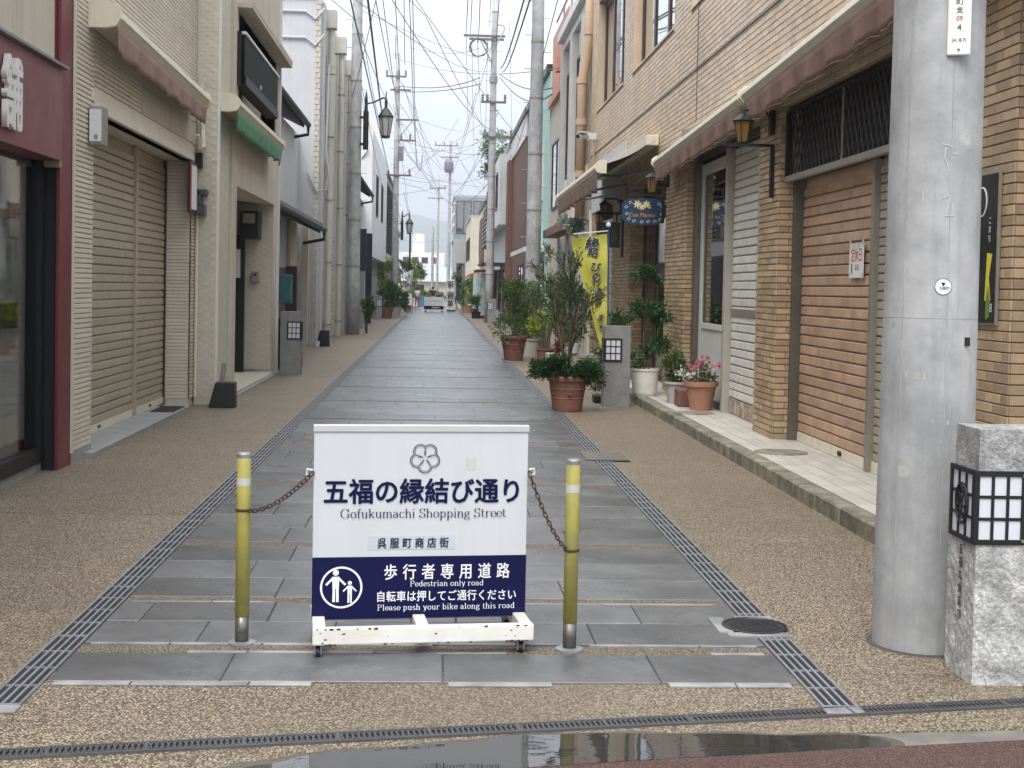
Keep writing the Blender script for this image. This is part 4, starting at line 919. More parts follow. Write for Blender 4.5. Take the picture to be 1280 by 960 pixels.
for i in range(30):
    y=9.7+1.5*i/30; f=lambda k:-3.365+.015*math.sin(k*1.1)
    
    if y<11.2: cu.quad((f(i),y,.3),(f(i+1),y+.05,.3),(f(i+1),y+.05,2.55),(f(i),y,2.55))
part('white_curtain',cu,curt,b1); part('dark_interior',MB().box(-5,-3.9,3,11.5,0,2.6).box(-3.9,-3.37,11.3,11.45,0,2.6),dark,b1)
part('window_paper',MB().box(-3.352,-3.348,10.78,10.98,1.95,2.35),paper,b1); text('営業中',.11,blackp,b1,(-3.345,10.88,2.1),rot=(R(90),0,R(90)))
part('window_notice',MB().box(-3.352,-3.348,10.45,11.0,1.22,1.42),blackp,b1)
part('left_wing',MB().box(-9,-3.22,3.0,9.58,-.02,2.6),burg,b1)
part('fascia_end',MB().box(-3.3,-3.15,11.445,11.498,2.55,3.3),M('weathered_end',(.3,.26,.2),.8,0,(8,.4)),b1)
# ================================================================== LEFT: CREAM RIBBED HOUSE WITH TWO SHUTTERS
b2=thing('ribbed_shop_house','cream horizontally ribbed shop house with twin beige roller shutters','building',(-3.5,15,0))
hol=[(12.62,17.6,-.02,3.17)]
mb=MB(); wallx(mb,-3.3,-3.19,11.93,17.92,-.02,9,hol); part('wall_core',mb,sidm,b2)
mb=MB()
ribs(mb,'x',-3.19,1,11.93,12.62,.1,9,.045,.02); ribs(mb,'x',-3.19,1,17.6,17.9,.1,9,.045,.02); ribs(mb,'x',-3.19,1,12.62,17.6,3.36,9,.045,.02)
ribs(mb,'y',17.6,-1,-3.56,-3.19,.1,3.17,.045,.012)
part('ribbed_siding',mb,sidm,b2,kind='stuff')
part('jamb_core',MB().box(-3.6,-3.3,17.6,17.9,-.02,3.3),sidm,b2)
part('inner_wall',MB().box(-3.75,-3.6,11.93,17.9,-.02,3.3),sidm,b2); part('side_fill',MB().box(-9,-3.75,11.93,17.9,-.02,9),sidm,b2)
part('plinth',MB().box(-3.19,-3.165,11.93,12.62,-.02,.1),concrete,b2)
part('lintel_trim',MB().box(-3.3,-3.14,12.6,17.62,3.17,3.25).box(-3.3,-3.155,12.55,17.66,3.252,3.36),sidm,b2,bev=.004)
part('soffit',MB().box(-3.6,-3.3,12.62,17.6,3.17,3.2),sidm,b2)
part('shutter_box_panel',MB().box(-3.19,-3.162,14.6,17.85,3.4,4.0),M('smooth_cream_panel',(.55,.5,.42),.6,0,(4,.08),streak=.3),b2)
part('panel_seam',MB().box(-3.162,-3.159,16.1,16.115,3.4,4.0).box(-3.162,-3.159,14.62,17.83,3.68,3.69),alu,b2)
for a,b in ((12.66,15.8),(15.9,17.56)):
    s=part('roller_shutter',MB().box(-3.54,-3.525,a,b,.02,3.16),shutb,b2); slats('slat',shutb,s,'x',-3.523,1,a+.01,b-.01,.12,3.15,.092,.022)
    part('bottom_bar',MB().box(-3.525,-3.49,a+.01,b-.01,.045,.12),cream,s); part('lock',MB().box(-3.49,-3.484,(a+b)/2-.05,(a+b)/2+.05,.07,.1),blackm,s)
part('centre_post',MB().box(-3.53,-3.47,15.8,15.9,.03,3.16),shutb,b2,bev=.005)
part('guide_post',MB().box(-3.55,-3.48,17.56,17.598,.03,3.16),frameb,b2)
part('door_sill',rough_box(-3.55,-3.08,12.35,17.1,-.02,.045,.2,.003),concrete,b2)
part('drain_slot',MB().box(-3.4,-3.12,16.3,17.05,.046,.052),dark,b2)
aw=thing('awning','faded pink-brown awning in a cream casing over the twin beige shutters','awning',(-3.1,15,3.9))
awning(aw,-3.165,-2.9,12.45,17.3,3.93,3.84,pinkf,cream,.24,seed=2,h=.17)
t=thing('wall_light','white box light on the ribbed wall at the corner of the shutters','wall light',(-3.1,12.6,2.85))
part('housing',MB().box(-3.16,-3.04,12.42,12.62,2.84,3.19),alu,t,bev=.008); part('diffuser',MB().box(-3.155,-3.05,12.405,12.42,2.87,3.16),M('frosted_white',(.65,.65,.66),.4,0,None),t); part('sensor',MB().box(-3.11,-3.08,12.40,12.405,2.89,2.93),alu,t)
t=thing('wall_sign_frame','narrow white framed notice board beside the right beige shutter','notice board',(-3.14,17.6,2.5))
part('frame',MB().box(-3.165,-3.12,17.28,17.72,2.5,3.14),frameb,t); part('notice',MB().box(-3.12,-3.116,17.32,17.68,2.54,3.1),paper,t)
part('red_edge',MB().box(-3.13,-3.118,17.27,17.28,2.5,3.12),redp,t)
t=thing('wiring','beige cable box with looped cable on the wall beside the awning end','cable box',(-3.13,17.85,3.2))
part('terminal_box',MB().box(-3.16,-3.08,17.82,17.9,3.55,3.8),M('beige_box',(.4,.36,.3),.5,0,(9,.1)),t,bev=.01)
part('looped_cable',MB().tube([(-3.1+.0*math.sin(a),17.88-.13+.13*math.cos(a*.5),3.62+.22*math.sin(a*.5)) for a in range(2,15)],.014,6),MC['beige_box'],t)
part('looped_cable',MB().tube([(-3.1,17.8,4.2),(-3.08,17.85,3.6),(-3.06,17.8,3.38),(-3.06,17.6,3.34),(-3.08,17.5,3.5)],.03,8),cream,t)
part('socket',MB().box(-3.16,-3.08,17.8,17.89,3.1,3.3),blackm,t)
t=thing('electric_meter','dark electricity meter on a beige board between the two left houses','electric meter',(-3.1,17.88,2.5))
part('backboard',MB().box(-3.16,-3.13,17.66,17.9,2.5,2.86),M('olive_board',(.4,.38,.26),.6,0,None),t); part('meter_body',MB().box(-3.13,-3.02,17.7,17.88,2.48,2.62).box(-3.13,-3.07,17.7,17.88,2.62,2.8).box(-3.13,-3.0,17.7,17.88,2.74,2.82),M('meter_grey',(.06,.065,.08),.4,0,None),t,bev=.01)
part('conduit',MB().tube([(-3.14,17.85,.1),(-3.14,17.85,2.5)],.02,8),cream,t)
# ================================================================== LEFT: WOVEN-PANEL HOUSE WITH GREEN AWNING
b3=thing('green_awning_house','beige house with woven-pattern panels, recessed door and black balcony','building',(-3.2,21,0))
mb=MB(); wallx(mb,-3.15,-2.9,17.95,24.7,-.02,9,[(19.5,24.1,-.02,3.02),(19.4,24.1,4.28,5.5)]); part('wall',mb,plast,b3)
def weave(mb,ax,c,out,u0,u1,z0,z1,p=.085):
    z=z0;r=0
    while z<z1-.01:
        u=u0; k=0
        while u<u1-.005:
            a,b=u,min(u+p,u1); zb=min(z+p*.62,z1); h=.012 if (k+r)%2 else .004; h2=.004 if (k+r)%2 else .012
            q=[(a,z,h),(b,z,h2),(b,zb,h2),(a,zb,h)]
            vs=[(c+out*d,uu,zz) if ax=='x' else (uu,c+out*d,zz) for uu,zz,d in q]; mb.add(vs,[(0,1,2,3)]); u+=p;k+=1
        z+=p*.62; r+=1
    return mb
part('near_wall',MB().box(-3.17,-2.9,17.91,17.95,-.02,9),wov,b3); 
mb=MB(); weave(mb,'y',17.91,-1,-3.14,-2.9,.1,9); weave(mb,'y',24.1,-1,-3.6,-2.92,.08,3.02); weave(mb,'x',-2.9,1,18.0,18.9,.1,9)
part('woven_panel',mb,wov,b3,kind='stuff')
part('pilaster',MB().box(-2.9,-2.85,18.95,19.2,-.02,9).box(-2.9,-2.868,19.25,19.48,-.02,9),plast,b3,bev=.006)
part('corner_strip',MB().box(-2.9,-2.87,17.93,17.98,0,9),white,b3); part('corner_strip',MB().box(-2.905,-2.86,24.6,24.72,-.02,9),white,b3)
part('recess_side_wall',MB().box(-3.7,-2.93,24.12,24.3,-.02,3.02).box(-3.9,-3.7,19.5,24.1,-.02,3.02).box(-3.7,-3.15,19.3,19.5,-.02,3.02),plast,b3)
part('recess_ceiling',MB().box(-3.7,-3.15,19.5,24.1,3.02,3.1).box(-3.15,-2.875,19.48,24.12,3.0,3.025),plast,b3)
part('door_step',MB().box(-3.7,-2.85,19.5,24.0,-.02,.05),M('pale_step',(.5,.46,.36),.8,0,(9,.1)),b3,bev=.01); part('step_edge',MB().box(-2.848,-2.78,18.8,24.3,-.02,.02),palest,b3)
part('body_fill',MB().box(-9,-3.9,17.95,24.7,-.02,9).box(-3.9,-3.15,17.95,19.3,-.02,9).box(-3.9,-3.7,19.4,24.3,3.1,4.28).box(-9,-3.15,24.3,24.7,-.02,9),plast,b3)
part('door_frame',MB().box(-3.7,-3.62,22.2,23.2,.05,2.98).box(-3.62,-3.5,23.3,23.38,.05,2.98),white,b3)
d_=part('entrance_door',MB().box(-3.6,-3.35,23.75,23.85,.05,2.45),blackm,b3); part('door_notice',MB().box(-3.5,-3.42,23.735,23.75,1.7,2.2),paper,d_)
part('blue_recess_panel',MB().box(-3.69,-3.66,19.6,22.1,.05,2.98),M('grey_blue_panel',(.35,.38,.4),.5,0,(4,.08)),b3)
t=thing('entry_cabinet','black box hanging under the ceiling of the recessed entrance','cabinet',(-3.3,23.8,2.3)); part('cabinet_body',MB().box(-3.42,-3.1,23.6,24.05,2.38,2.86),blackm,t,bev=.01); part('vent',MB().box(-3.36,-3.16,23.58,23.6,2.65,2.82),alu,t)
t=thing('intercom','small grey intercom on the woven-pattern entrance wall','intercom',(-3.2,24.08,1.6)); part('housing',MB().box(-3.27,-3.13,24.0,24.085,1.62,1.82),alu,t,bev=.01); part('lens',MB().box(-3.22,-3.18,23.985,24.0,1.74,1.78),blackm,t)
part('upper_recess',MB().box(-3.9,-3.5,19.4,24.1,4.28,5.5).box(-3.5,-2.87,24.1,24.11,4.28,5.5),plast,b3)
window(b3,'x',-3.48,1,19.6,23.9,4.4,5.45,blackm,gld,3,.06)
part('hood',MB().box(-3.16,-2.66,19.3,24.6,5.5,5.56).box(-2.7,-2.655,19.3,24.6,5.56,5.62),plast,b3)
t=thing('balcony_panel','glossy black balcony railing panel with a white top rail above the green awning','balcony',(-2.9,21.5,4.4))
part('panel',MB().box(-2.95,-2.76,19.3,23.3,4.42,5.12),M('gloss_black',(.006,.006,.007),.6,0,(3,.1),spec=.12),t,bev=.015); part('top_rail',MB().box(-2.8,-2.74,19.3,23.35,5.125,5.165),white,t); part('end_post',MB().box(-3.15,-2.8,19.25,19.29,4.4,5.16),blackm,t); part('bottom_lip',MB().box(-2.75,-2.735,19.35,23.2,4.42,4.55),blackm,t)
part('white_strip',MB().box(-2.96,-2.93,19.20,19.245,4.5,5.1),white,t)
part('badge',MB().box(-2.757,-2.752,21.0,21.12,4.6,4.66),wtext,t)
aw=thing('awning','green awning in a cream casing over the recessed entrance','awning',(-2.8,21,3.9))
awning(aw,-2.89,-2.63,18.0,23.2,3.9,3.9,greenf,cream,.27,seed=4,h=.17)
t=solo('mailbox',MB().box(-2.87,-2.66,24.9,25.15,1.25,1.78),teal,'tall teal metal mailbox at the corner above the stone lamp post','mailbox',bev=.01)
# low old house with tiled eaves
b4=thing('old_tiled_house','low traditional house with dark tiled eaves and red-brown board wall','building',(-4,30,0))
part('wall',MB().box(-9,-3.75,24.72,36.45,-.02,5.6),ltgrey,b4)
for i in range(36): y=26+i*.28; part('board',MB().box(-3.75,-3.72+rnd.uniform(0,.006),y,y+.27,-.02,2.0),woodb,b4)
part('post',MB().box(-3.6,-3.45,29.6,29.8,-.02,3.1).box(-3.55,-3.4,35.9,36.1,-.02,3.1),plast,b4)
part('dark_gate',MB().box(-3.7,-3.5,25.5,27.5,-.02,2.2),frameb,b4); part('dark_gate_post',MB().box(-3.3,-3.05,29.7,29.9,.0,2.0),frameb,b4)
part('neighbour_wall',MB().box(-3.74,-3.66,34,36.4,1.9,3.2),plast,b4)
def eave(p,xe,ze,xr,zr,y0,y1,n):
    part('eave_board',MB().add([(xe,y0,ze),(xe,y1,ze),(xr,y1,zr),(xr,y0,zr),(xe,y0,ze-.08),(xe,y1,ze-.08),(xr,y1,zr-.08),(xr,y0,zr-.08)],[(0,1,2,3),(4,7,6,5),(0,4,5,1),(1,5,6,2),(2,6,7,3),(3,7,4,0)]),frameb,p)
    m_=MB()
    for i in range(n):
        y=y0+(i+.5)*(y1-y0)/n; m_.tube([(xe+.03,y,ze+.03),(xr,y,zr+.03)],.07,6)
    part('roof_tiles',m_,rooft,p,kind='stuff')
    part('gutter',MB().tube([(xe+.06,y0,ze-.02),(xe+.06,y1+.15,ze-.05)],.07,10).tube([(xe+.06,y1,ze-.08),(xe+.06,y1+.05,ze-.3),(xe-.5,y1+.05,ze-.42)],.045,8),blackm,p)
    rf=MB()
    for i in range(n): y=y0+i*(y1-y0)/n; rf.add([(xe-.02,y,ze-.16),(xe-.02,y+.07,ze-.16),(xr,y+.07,zr-.16),(xr,y,zr-.16),(xe-.02,y,ze-.081),(xe-.02,y+.07,ze-.081),(xr,y+.07,zr-.081),(xr,y,zr-.081)],[(0,3,2,1),(0,1,5,4),(1,2,6,5),(3,0,4,7)])
    part('rafters',rf,frameb,p,kind='stuff')
eave(b4,-3.02,3.1,-4.3,3.65,24.8,35.6,40); eave(b4,-3.45,5.8,-5,6.5,24.8,35.3,40)
t=solo('covered_bin',MB().add(*(lambda q:(q.v,q.f))(MB().prism([(-3.1,0),(-2.55,0),(-2.6,.75),(-2.75,.95),(-2.95,.98),(-3.08,.8)],25.5,26.3,'y'))),blackm,'black covered bin behind the stone lamp post on the left','bin',bev=.04)
# concrete feet of flag stands
for x,y,h,lab in ((-2.72,17.55,.33,'black wedge-shaped flag stand base against the cream house corner'),(-2.9,35.2,.42,'black flag stand base by the downpipes farther down on the left')):
    t=thing('flag_stand_base',lab,'flag stand',(x,y,0))
    part('weight',MB().prism([(x-.18,0),(x+.16,0),(x+.15,h),(x-.09,h)],y-.12,y+.12,'y'),M('black_plastic',(.02,.02,.022),.5,0,(9,.2)),t,bev=.012); part('pole_stub',MB().tube([(x-.02,y,h),(x-.0,y,h+.24)],.028,10),alu,t)
t=solo('white_cup',MB().lathe([(.07,0),(.085,.15),(.075,.15)],(-3.05,34.9,0),14),white,'small white pot on the ground beside the farther flag stand base','pot')
# ================================================================== FARTHER BUILDINGS, RIGHT SIDE
def M2(n,c,**k): return M(n,c,k.pop('rough',.8),.02,(1.5,.1),(20,.15),streak=k.pop('streak',.3),**k)
stoneg=M2('grey_stone_cladding',(.5,.49,.47)); coral=M2('coral_render',(.55,.27,.2)); mint=M2('mint_render',(.45,.66,.6)); brownr=M2('brown_panel',(.15,.075,.055)); whiter=M2('white_render',(.68,.68,.67)); beiger=M2('beige_render',(.55,.5,.4)); greyr=M2('mid_grey_render',(.34,.35,.36)); darkr=M2('dark_louvre',(.05,.045,.045)); pinkr=M2('pinkish_render',(.4,.3,.28)); creamr=M2('cream_render',(.68,.63,.5))
def bld(name,label,x0,x1,y0,y1,h,mat,side,roof=greyr):
    t=thing(name,label,'building',((x0+x1)/2,(y0+y1)/2,0))
    part('wall',MB().box(x0,x1,y0,y1,-.02,h),mat,t)
    xs=(x0-.12,x1+.1) if side>0 else (x0-.1,x1+.12)
    part('roof',MB().box(xs[0],xs[1],y0+.02,y1-.02,h,h+.22),roof,t); return t
t=bld('stone_front_building','grey stone-framed two-storey building just beyond the tan tiled shop',XR+.02,12,31.2,37,8.1,beiger,1,whiter)
for y in (31.3,33.9,36.5): part('stone_pilaster',MB().box(3.3,3.47,y,y+.5,-.02,8.05),stoneg,t,bev=.01)
part('cornice',MB().box(3.2,3.6,31.22,36.98,8.32,8.55),whiter,t)
for a,b in ((31.85,33.85),(34.45,36.45)): window(t,'x',3.46,-1,a,b,4.6,7.4,frameb,glm,1,.08); part('beige_strip',MB().box(3.38,3.468,a+.1,b-.1,3.4,4.5),creamr,t)
window(t,'x',3.46,-1,31.9,36.4,.3,2.6,frameb,gld,3,.06); part('door_canopy',MB().box(2.9,3.3,31.4,36.8,3.0,3.2),M('brown_canopy',(.2,.11,.08),.7,0,(5,.1)),t)
t=bld('coral_building','coral-painted building rising behind the grey stone-framed front',XR+.04,12,37.02,42,7.2,beiger,1,coral)
part('coral_upper_storey',MB().box(3.5,12,37.04,41.98,7.42,9.4),coral,t); window(t,'x',3.48,-1,38,41,4,6,frameb,gld,1); part('small_box',MB().box(3.3,3.49,38.2,38.6,7.8,8.2),coral,t)
part('railing',MB().tube([(3.6,37.1,9.9),(3.6,41.9,9.9)],.03,6).tube([(3.6,37.2,9.4),(3.6,37.2,9.9)],.03,6).tube([(3.6,39.5,9.4),(3.6,39.5,9.9)],.03,6),alu,t)
t=bld('mint_building','pale mint-green building between the two right-hand poles',XR,12,42.02,52,8.4,mint,1,frameb); window(t,'x',3.43,-1,44,50,4.5,6.5,white,gld,3); window(t,'x',3.43,-1,43,51,.4,2.5,frameb,gld,4)
part('shop_canopy',MB().box(2.8,3.44,43,51,2.8,2.95),whiter,t)
t=bld('brown_building','tall flat brown-fronted building on the right behind the slim pole',XR-.02,12,52.02,63,8.4,brownr,1,frameb); part('white_top_band',MB().box(3.38,3.44,52.1,62.9,7.5,8.35),whiter,t); window(t,'x',3.42,-1,53,56,.3,2.6,frameb,gld,1)
part('side_pillar',MB().box(3.2,3.425,61.5,62.9,-.02,7.45),brownr,t)
t=bld('white_balcony_building','white two-storey building with a projecting upper floor on the right',XR-.05,12,63.02,80,8.2,whiter,1,greyr); part('upper_floor_box',MB().box(2.9,3.39,63.3,79.5,4.6,7.9),whiter,t)
for a in (65,69,73,77): window(t,'x',2.89,-1,a,a+2,5.4,7.2,frameb,gld,1)
for a in (65,70,75): window(t,'x',3.39,-1,a,a+3.5,.4,2.6,frameb,gld,2)
part('canopy',MB().box(2.2,3.39,66,72,2.75,2.85).box(2.2,3.39,74,79,2.5,2.6),frameb,t)
t=bld('louvred_building','beige building with dark louvred windows far down the right side',XR,12,80.02,93,7.7,beiger,1,greyr); part('louvre_box',MB().box(3.1,3.44,83,91,4.2,6.8),darkr,t); lv=MB()
for i in range(9): lv.box(3.05,3.1,83,91,4.3+i*.28,4.4+i*.28)
part('louvre',lv,M('pale_louvre',(.35,.33,.31),.6,0,None),t,kind='stuff'); window(t,'x',3.43,-1,82,92,.4,2.6,frameb,gld,4)
t=bld('cream_gable_house','cream house with a brown upper wall near the end of the right side',XR-.1,12,93.02,107,7.4,creamr,1,rooft); part('brown_upper_wall',MB().box(3.2,3.34,95,102,3.2,6.6),brownr,t); window(t,'x',3.33,-1,103,106,4,6,frameb,gld,1); part('red_orange_awning',MB().prism([(3.34,3.0),(1.9,2.3),(1.9,2.2),(3.34,2.7)],94,98,'y'),M('orange_awning',(.5,.16,.08),.7,0,(5,.1)),t)
t=bld('grey_tower','slim dark-windowed grey block rising behind the roofs on the right',1.9,8,150,168,11.6,M('glass_block',(.22,.25,.28),.3,0,(.6,.3)),1,greyr)
for i in range(3): window(t,'y',150,-1,2.1+i*1.9,3.8+i*1.9,7.5,11.2,darkr,gld,1,.1)
for z in (8.4,9.6,10.8): part('floor_band',MB().box(1.8,1.9,150,168,z,z+.25),whiter,t)
t=bld('pale_corner_shop','pale shop beyond the crossing on the right',2.9,12,116,134,7.6,beiger,1,greyr)
for i in range(3): window(t,'x',2.88,-1,118+i*5,121+i*5,4,6,frameb,gld,1)
window(t,'y',116,-1,3.3,6,.5,2.6,frameb,gld,2)
t=bld('low_grey_shop','low grey shop past the crossing with a dark entrance',1.7,12,135,148,6.2,greyr,1,greyr); window(t,'y',135,-1,2,2.8,.3,4,darkr,gld,0)
# end of the street
t=bld('white_apartment_block','white block with a stepped roof and small dark windows closing the street view',-5.6,1.2,200,216,6.4,whiter,-1,whiter)
part('upper_block',MB().box(-3.6,-1.9,201,214,6.6,9.4),whiter,t); part('roof_tank',MB().box(-3.2,-2.3,202,206,9.4,9.9),greyr,t)
for x in (-3.6,-2.2,-.8,-5): window(t,'y',200,-1,x,x+.95,5.0,5.9,darkr,gld,0,.05)
for x in (-4.8,-1,0): window(t,'y',200,-1,x,x+.6,3.2,4.1,darkr,gld,0,.05)
t=thing('gabled_house','low house with a pale grey tiled roof and yellow-beige wall at the street end','building',(-1,172,0))
part('wall',MB().box(-4.6,2.6,170,180,-.02,2.3),creamr,t); part('roof',MB().prism([(169.4,2.2),(174,4.1),(180.6,2.2)],-5,3,'x'),M('pale_roof',(.36,.38,.4),.7,0,(3,.1)),t)
window(t,'y',170,-1,-3.5,-1.5,.7,1.8,frameb,gld,1); 
# ================================================================== FARTHER BUILDINGS, LEFT SIDE
b5=thing('pipe_front_building','light grey building with three tall downpipes and hopper boxes on its front','building',(-4,42,0))
part('near_wall',MB().box(-9,-3.2,36.5,36.7,-.02,10.2),ltgrey,b5); part('wall',MB().box(-9,-3.32,36.7,48,-.02,9.3),beiger,b5); part('parapet',MB().box(-9,-3.25,36.7,48,9.3,9.5),whiter,b5)
for y in (36.72,39.4,43.6,47.2): part('pilaster',MB().box(-3.319,-3.12,y,y+.5,-.02,9.2),stoneg,b5,bev=.01)
m_=MB(); bricks(m_,'x',-3.32,1,37.3,47.1,.0,3.2,.42,.13,.02,.03); bricks(m_,'y',36.5,-1,-3.34,-3.201,.0,9.2,.14,.14,.02,.02); part('block_facing',m_,beiger,b5,kind='stuff')
for a in (37.6,40.4,44.4):
    window(b5,'x',-3.3,1,a,a+1.6,6.2,8.2,frameb,gld,1); window(b5,'x',-3.3,1,a,a+1.6,3.4,5.2,frameb,gld,1)
for y in (37.6,41.6,45.8):
    downpipe(b5,-3.0,y,.05,8.7,.085,M('grey_cream_pipe',(.5,.48,.42),.5,0,(5,.1),streak=.4),4); part('hopper_box',MB().box(-3.22,-2.86,y-.2,y+.2,8.65,9.15),MC['grey_cream_pipe'],b5,bev=.01)
for z in (8.2,8.9,9.3): part('wall_conduit',MB().tube([(-5.5,36.46,z),(-3.6,36.46,z),(-3.35,36.46,z-.2 if z<9 else z),(-3.1,36.5,z+.1)],.035,6),ltgrey,b5)
part('cable_loop',MB().tube([(-3.5,36.4,4.6),(-3.25,36.4,4.1),(-3.0,36.4,4.15),(-2.92,36.4,4.6),(-3.0,36.4,5.2),(-2.95,36.4,7.5)],.025,6),cablel,b5)
t=bld('eaves_house','grey house with a small dark tiled eave behind the left concrete pole',-9,-3.5,48.02,61.9,5.2,ltgrey,-1,rooft)
eave(t,-2.85,5.5,-4.2,6.3,49,58,18); window(t,'x',-3.48,1,50,58,3.6,4.8,frameb,gld,3); part('dark_front',MB().box(-3.5,-3.42,49,61,-.02,3.0),darkr,t)
t=thing('dark_sign_pillar','dark navy sign panel on a grey concrete pillar behind the left pole','sign pillar',(-2.75,50,0)); part('sign_panel',MB().box(-2.95,-2.6,50,50.15,2.15,3.7),M('navy_black',(.02,.024,.035),.4,0,None),t,bev=.01); part('pillar',MB().box(-2.9,-2.66,50.02,50.2,-.02,2.15),concrete,t,bev=.01)
t=solo('dark_sign_pillar',MB().box(-2.98,-2.72,57,57.25,0,3.8),MC['navy_black'],'tall plain black sign pillar beside the white building','sign pillar',bev=.01)
t=thing('white_overhang_building','white plastered building with a cream gable and overhanging upper floor','building',(-5,70,0))
part('upper_floor',MB().box(-9,-3.0,62,80,2.95,8.7),whiter,t); part('lower_floor',MB().box(-9,-3.5,62.2,80,-.02,2.95),greyr,t); part('gable_top',MB().prism([(-9,8.7),(-3.0,8.7),(-3.3,9.5),(-5.5,9.9),(-9,9.9)],62.02,79.9,'y'),creamr,t)
for a in (66,72): window(t,'x',-2.99,1,a,a+2,5,7,frameb,gld,1)
part('wall_vent',MB().tube([(-3.5,61.98,7.4),(-3.2,61.9,7.8)],.04,6),greyr,t)
t=bld('dark_framed_building','narrow building with dark vertical window frames beyond the white one',-9,-3.05,80.02,96,8.2,greyr,-1,frameb)
for a in (80.6,84.4,88.2,92): window(t,'x',-3.03,1,a,a+3,3.2,7.8,darkr,gld,1,.15)
part('cream_awning',MB().prism([(-3.05,3.6),(-2.3,3.1),(-2.3,3.0),(-3.05,3.1)],81,86,'y'),creamr,t)
t=bld('pink_wall_building','small pinkish-walled building at the far left end of the row',-9,-3.0,96.02,108,5.6,pinkr,-1,greyr); window(t,'x',-2.98,1,99,105,.5,2.6,frameb,gld,2)
part('dark_canopy',MB().prism([(-3.0,3.7),(-1.6,2.9),(-1.6,2.8),(-3.0,3.4)],96.5,101,'y'),darkr,t)
# ================================================================== POLES WITH FITTINGS
def pole(x,y,h,r,label,name='utility_pole'):
    t=thing(name,label,'utility pole',(x,y,0))
    part('pole_shaft',MB().lathe([(r-.0052*z*(r/.2),z) for z in [h*k/8 for k in range(9)]],(x,y,0),20),poleconc,t,smooth=True)
    bd=MB()
    for z in [2.2+1.5*i for i in range(int(h/1.5)-1)]: rr_=r-.0052*z*(r/.2); bd.lathe([(rr_+.012,0),(rr_+.012,.05)],(x,y,z),18)
    part('steel_band',bd,alu,t,kind='stuff')
    sp=MB()
    for i in range(int((h-3)/.45)): z=3+i*.45; s=1 if i%2 else -1; sp.tube([(x,y-.02,z),(x+s*(r+.14),y-.02,z)],.011,5)
    part('step_bolts',sp,alu,t,kind='stuff'); return t
def arm(t,x,y,z,x0,x1,ins=(),drop=0):
    part('crossarm',MB().box(x0,x1,y-.22,y-.14,z-.05,z+.05),MC['dull_steel'],t)
    for i in ins: part('insulator',MB().lathe([(.03,0),(.07,.05),(.04,.1),(.08,.15),(.04,.2),(.07,.26),(.02,.32)],(i,y-.18,z+(.05 if drop==0 else -.37)),8),M('insulator_grey',(.16,.16,.19),.3,0,None),t)
p2=pole(-2.7,44.1,13.5,.225,'concrete pole on the left carrying a black lantern bracket')
p3=pole(2.6,36.2,14,.215,'concrete pole on the right behind the olive tree')
p4=pole(2.46,62,15,.2,'slim concrete pole with crossarms in the centre-right distance')
p5=pole(-2.35,76,14.6,.2,'utility pole with many crossarms standing beyond the white building')
p6=pole(1.25,140,16.8,.2,'far pole with a round transformer beyond the crossing')
p7=pole(.12,150,14,.13,'thin reddish pole far beyond the crossing'); p8=pole(-.45,152,8.4,.16,'short grey pole beside the distant white block')
for z,a,b in ((13.1,1.05,2.95),(12.95,1.3,2.9)): arm(p4,2.46,62,z,a,b)
arm(p4,2.46,62,10.1,1.9,3.05,(1.97,2.2,3.0)); arm(p4,2.46,62,8.5,2.0,3.4,(2.1,3.3))
part('brace',MB().tube([(1.8,61.8,12.95),(2.35,61.85,11.9)],.03,6),galv,p4)
part('cable_coil',MB().tube([(1.75+.4*math.cos(a*.5)+.05*math.sin(a*1.7),61.75+.1*math.sin(a),12.55+.4*math.sin(a*.5)) for a in range(30)],.028,5),cable,p4)
part('cable_loops',MB().tube([(2.55+.35*math.sin(math.pi*a/12),61.7,13.6-.9*a/12+.3*math.sin(math.pi*a/12)) for a in range(13)],.03,5),cablel,p4)
for s in (-1,1):
    part('splice_closure',MB().lathe([(.0,0),(.09,.1),(.12,.3),(.09,.45),(0,.5)],(0,0,0),8),cable,p4).location=Vector((2.46+s*1.0-2.46,-.2,11.0))
part('clamp_band',MB().lathe([(.19,0),(.19,.3)],(2.46,62,11.0),14),galv,p4)
arm(p5,-2.35,76,13.3,-3.0,-1.85,(-2.95,-2.3,-1.9)); arm(p5,-2.35,76,12.55,-2.75,-1.6); arm(p5,-2.35,76,10.9,-2.4,-1.2); arm(p5,-2.35,76,9.75,-2.2,-1.3,(-2.1,-1.6)); arm(p5,-2.35,76,7.8,-2.9,-1.5,(-1.6,))
part('brace',MB().tube([(-2.2,75.8,9.9),(-1.5,75.8,10.85)],.03,6),galv,p5); part('splice_closure',MB().box(-2.2,-1.95,75.7,75.9,8.6,9.4),MC['insulator_grey'],p5); part('top_rod',MB().tube([(-2.5,76,14.3),(-2.5,76,15.6)],.03,6),galv,p5)
arm(p6,1.25,140,16.2,-.4,2.1,(-.3,.6,1.9)); arm(p6,1.25,140,15,.2,2.1); part('transformer',MB().lathe([(.35,0),(.5,.3),(.5,1.0),(.3,1.4)],(1.1,139.6,13.4),12),MC['insulator_grey'],p6); arm(p7,.12,150,12.5,-.9,.9,(-.8,.8)); arm(p7,.12,150,11.4,-1.1,.6)
for z in (13.9,12.2,10.8): arm(p3,2.6,36.2,z,2.1,3.2)
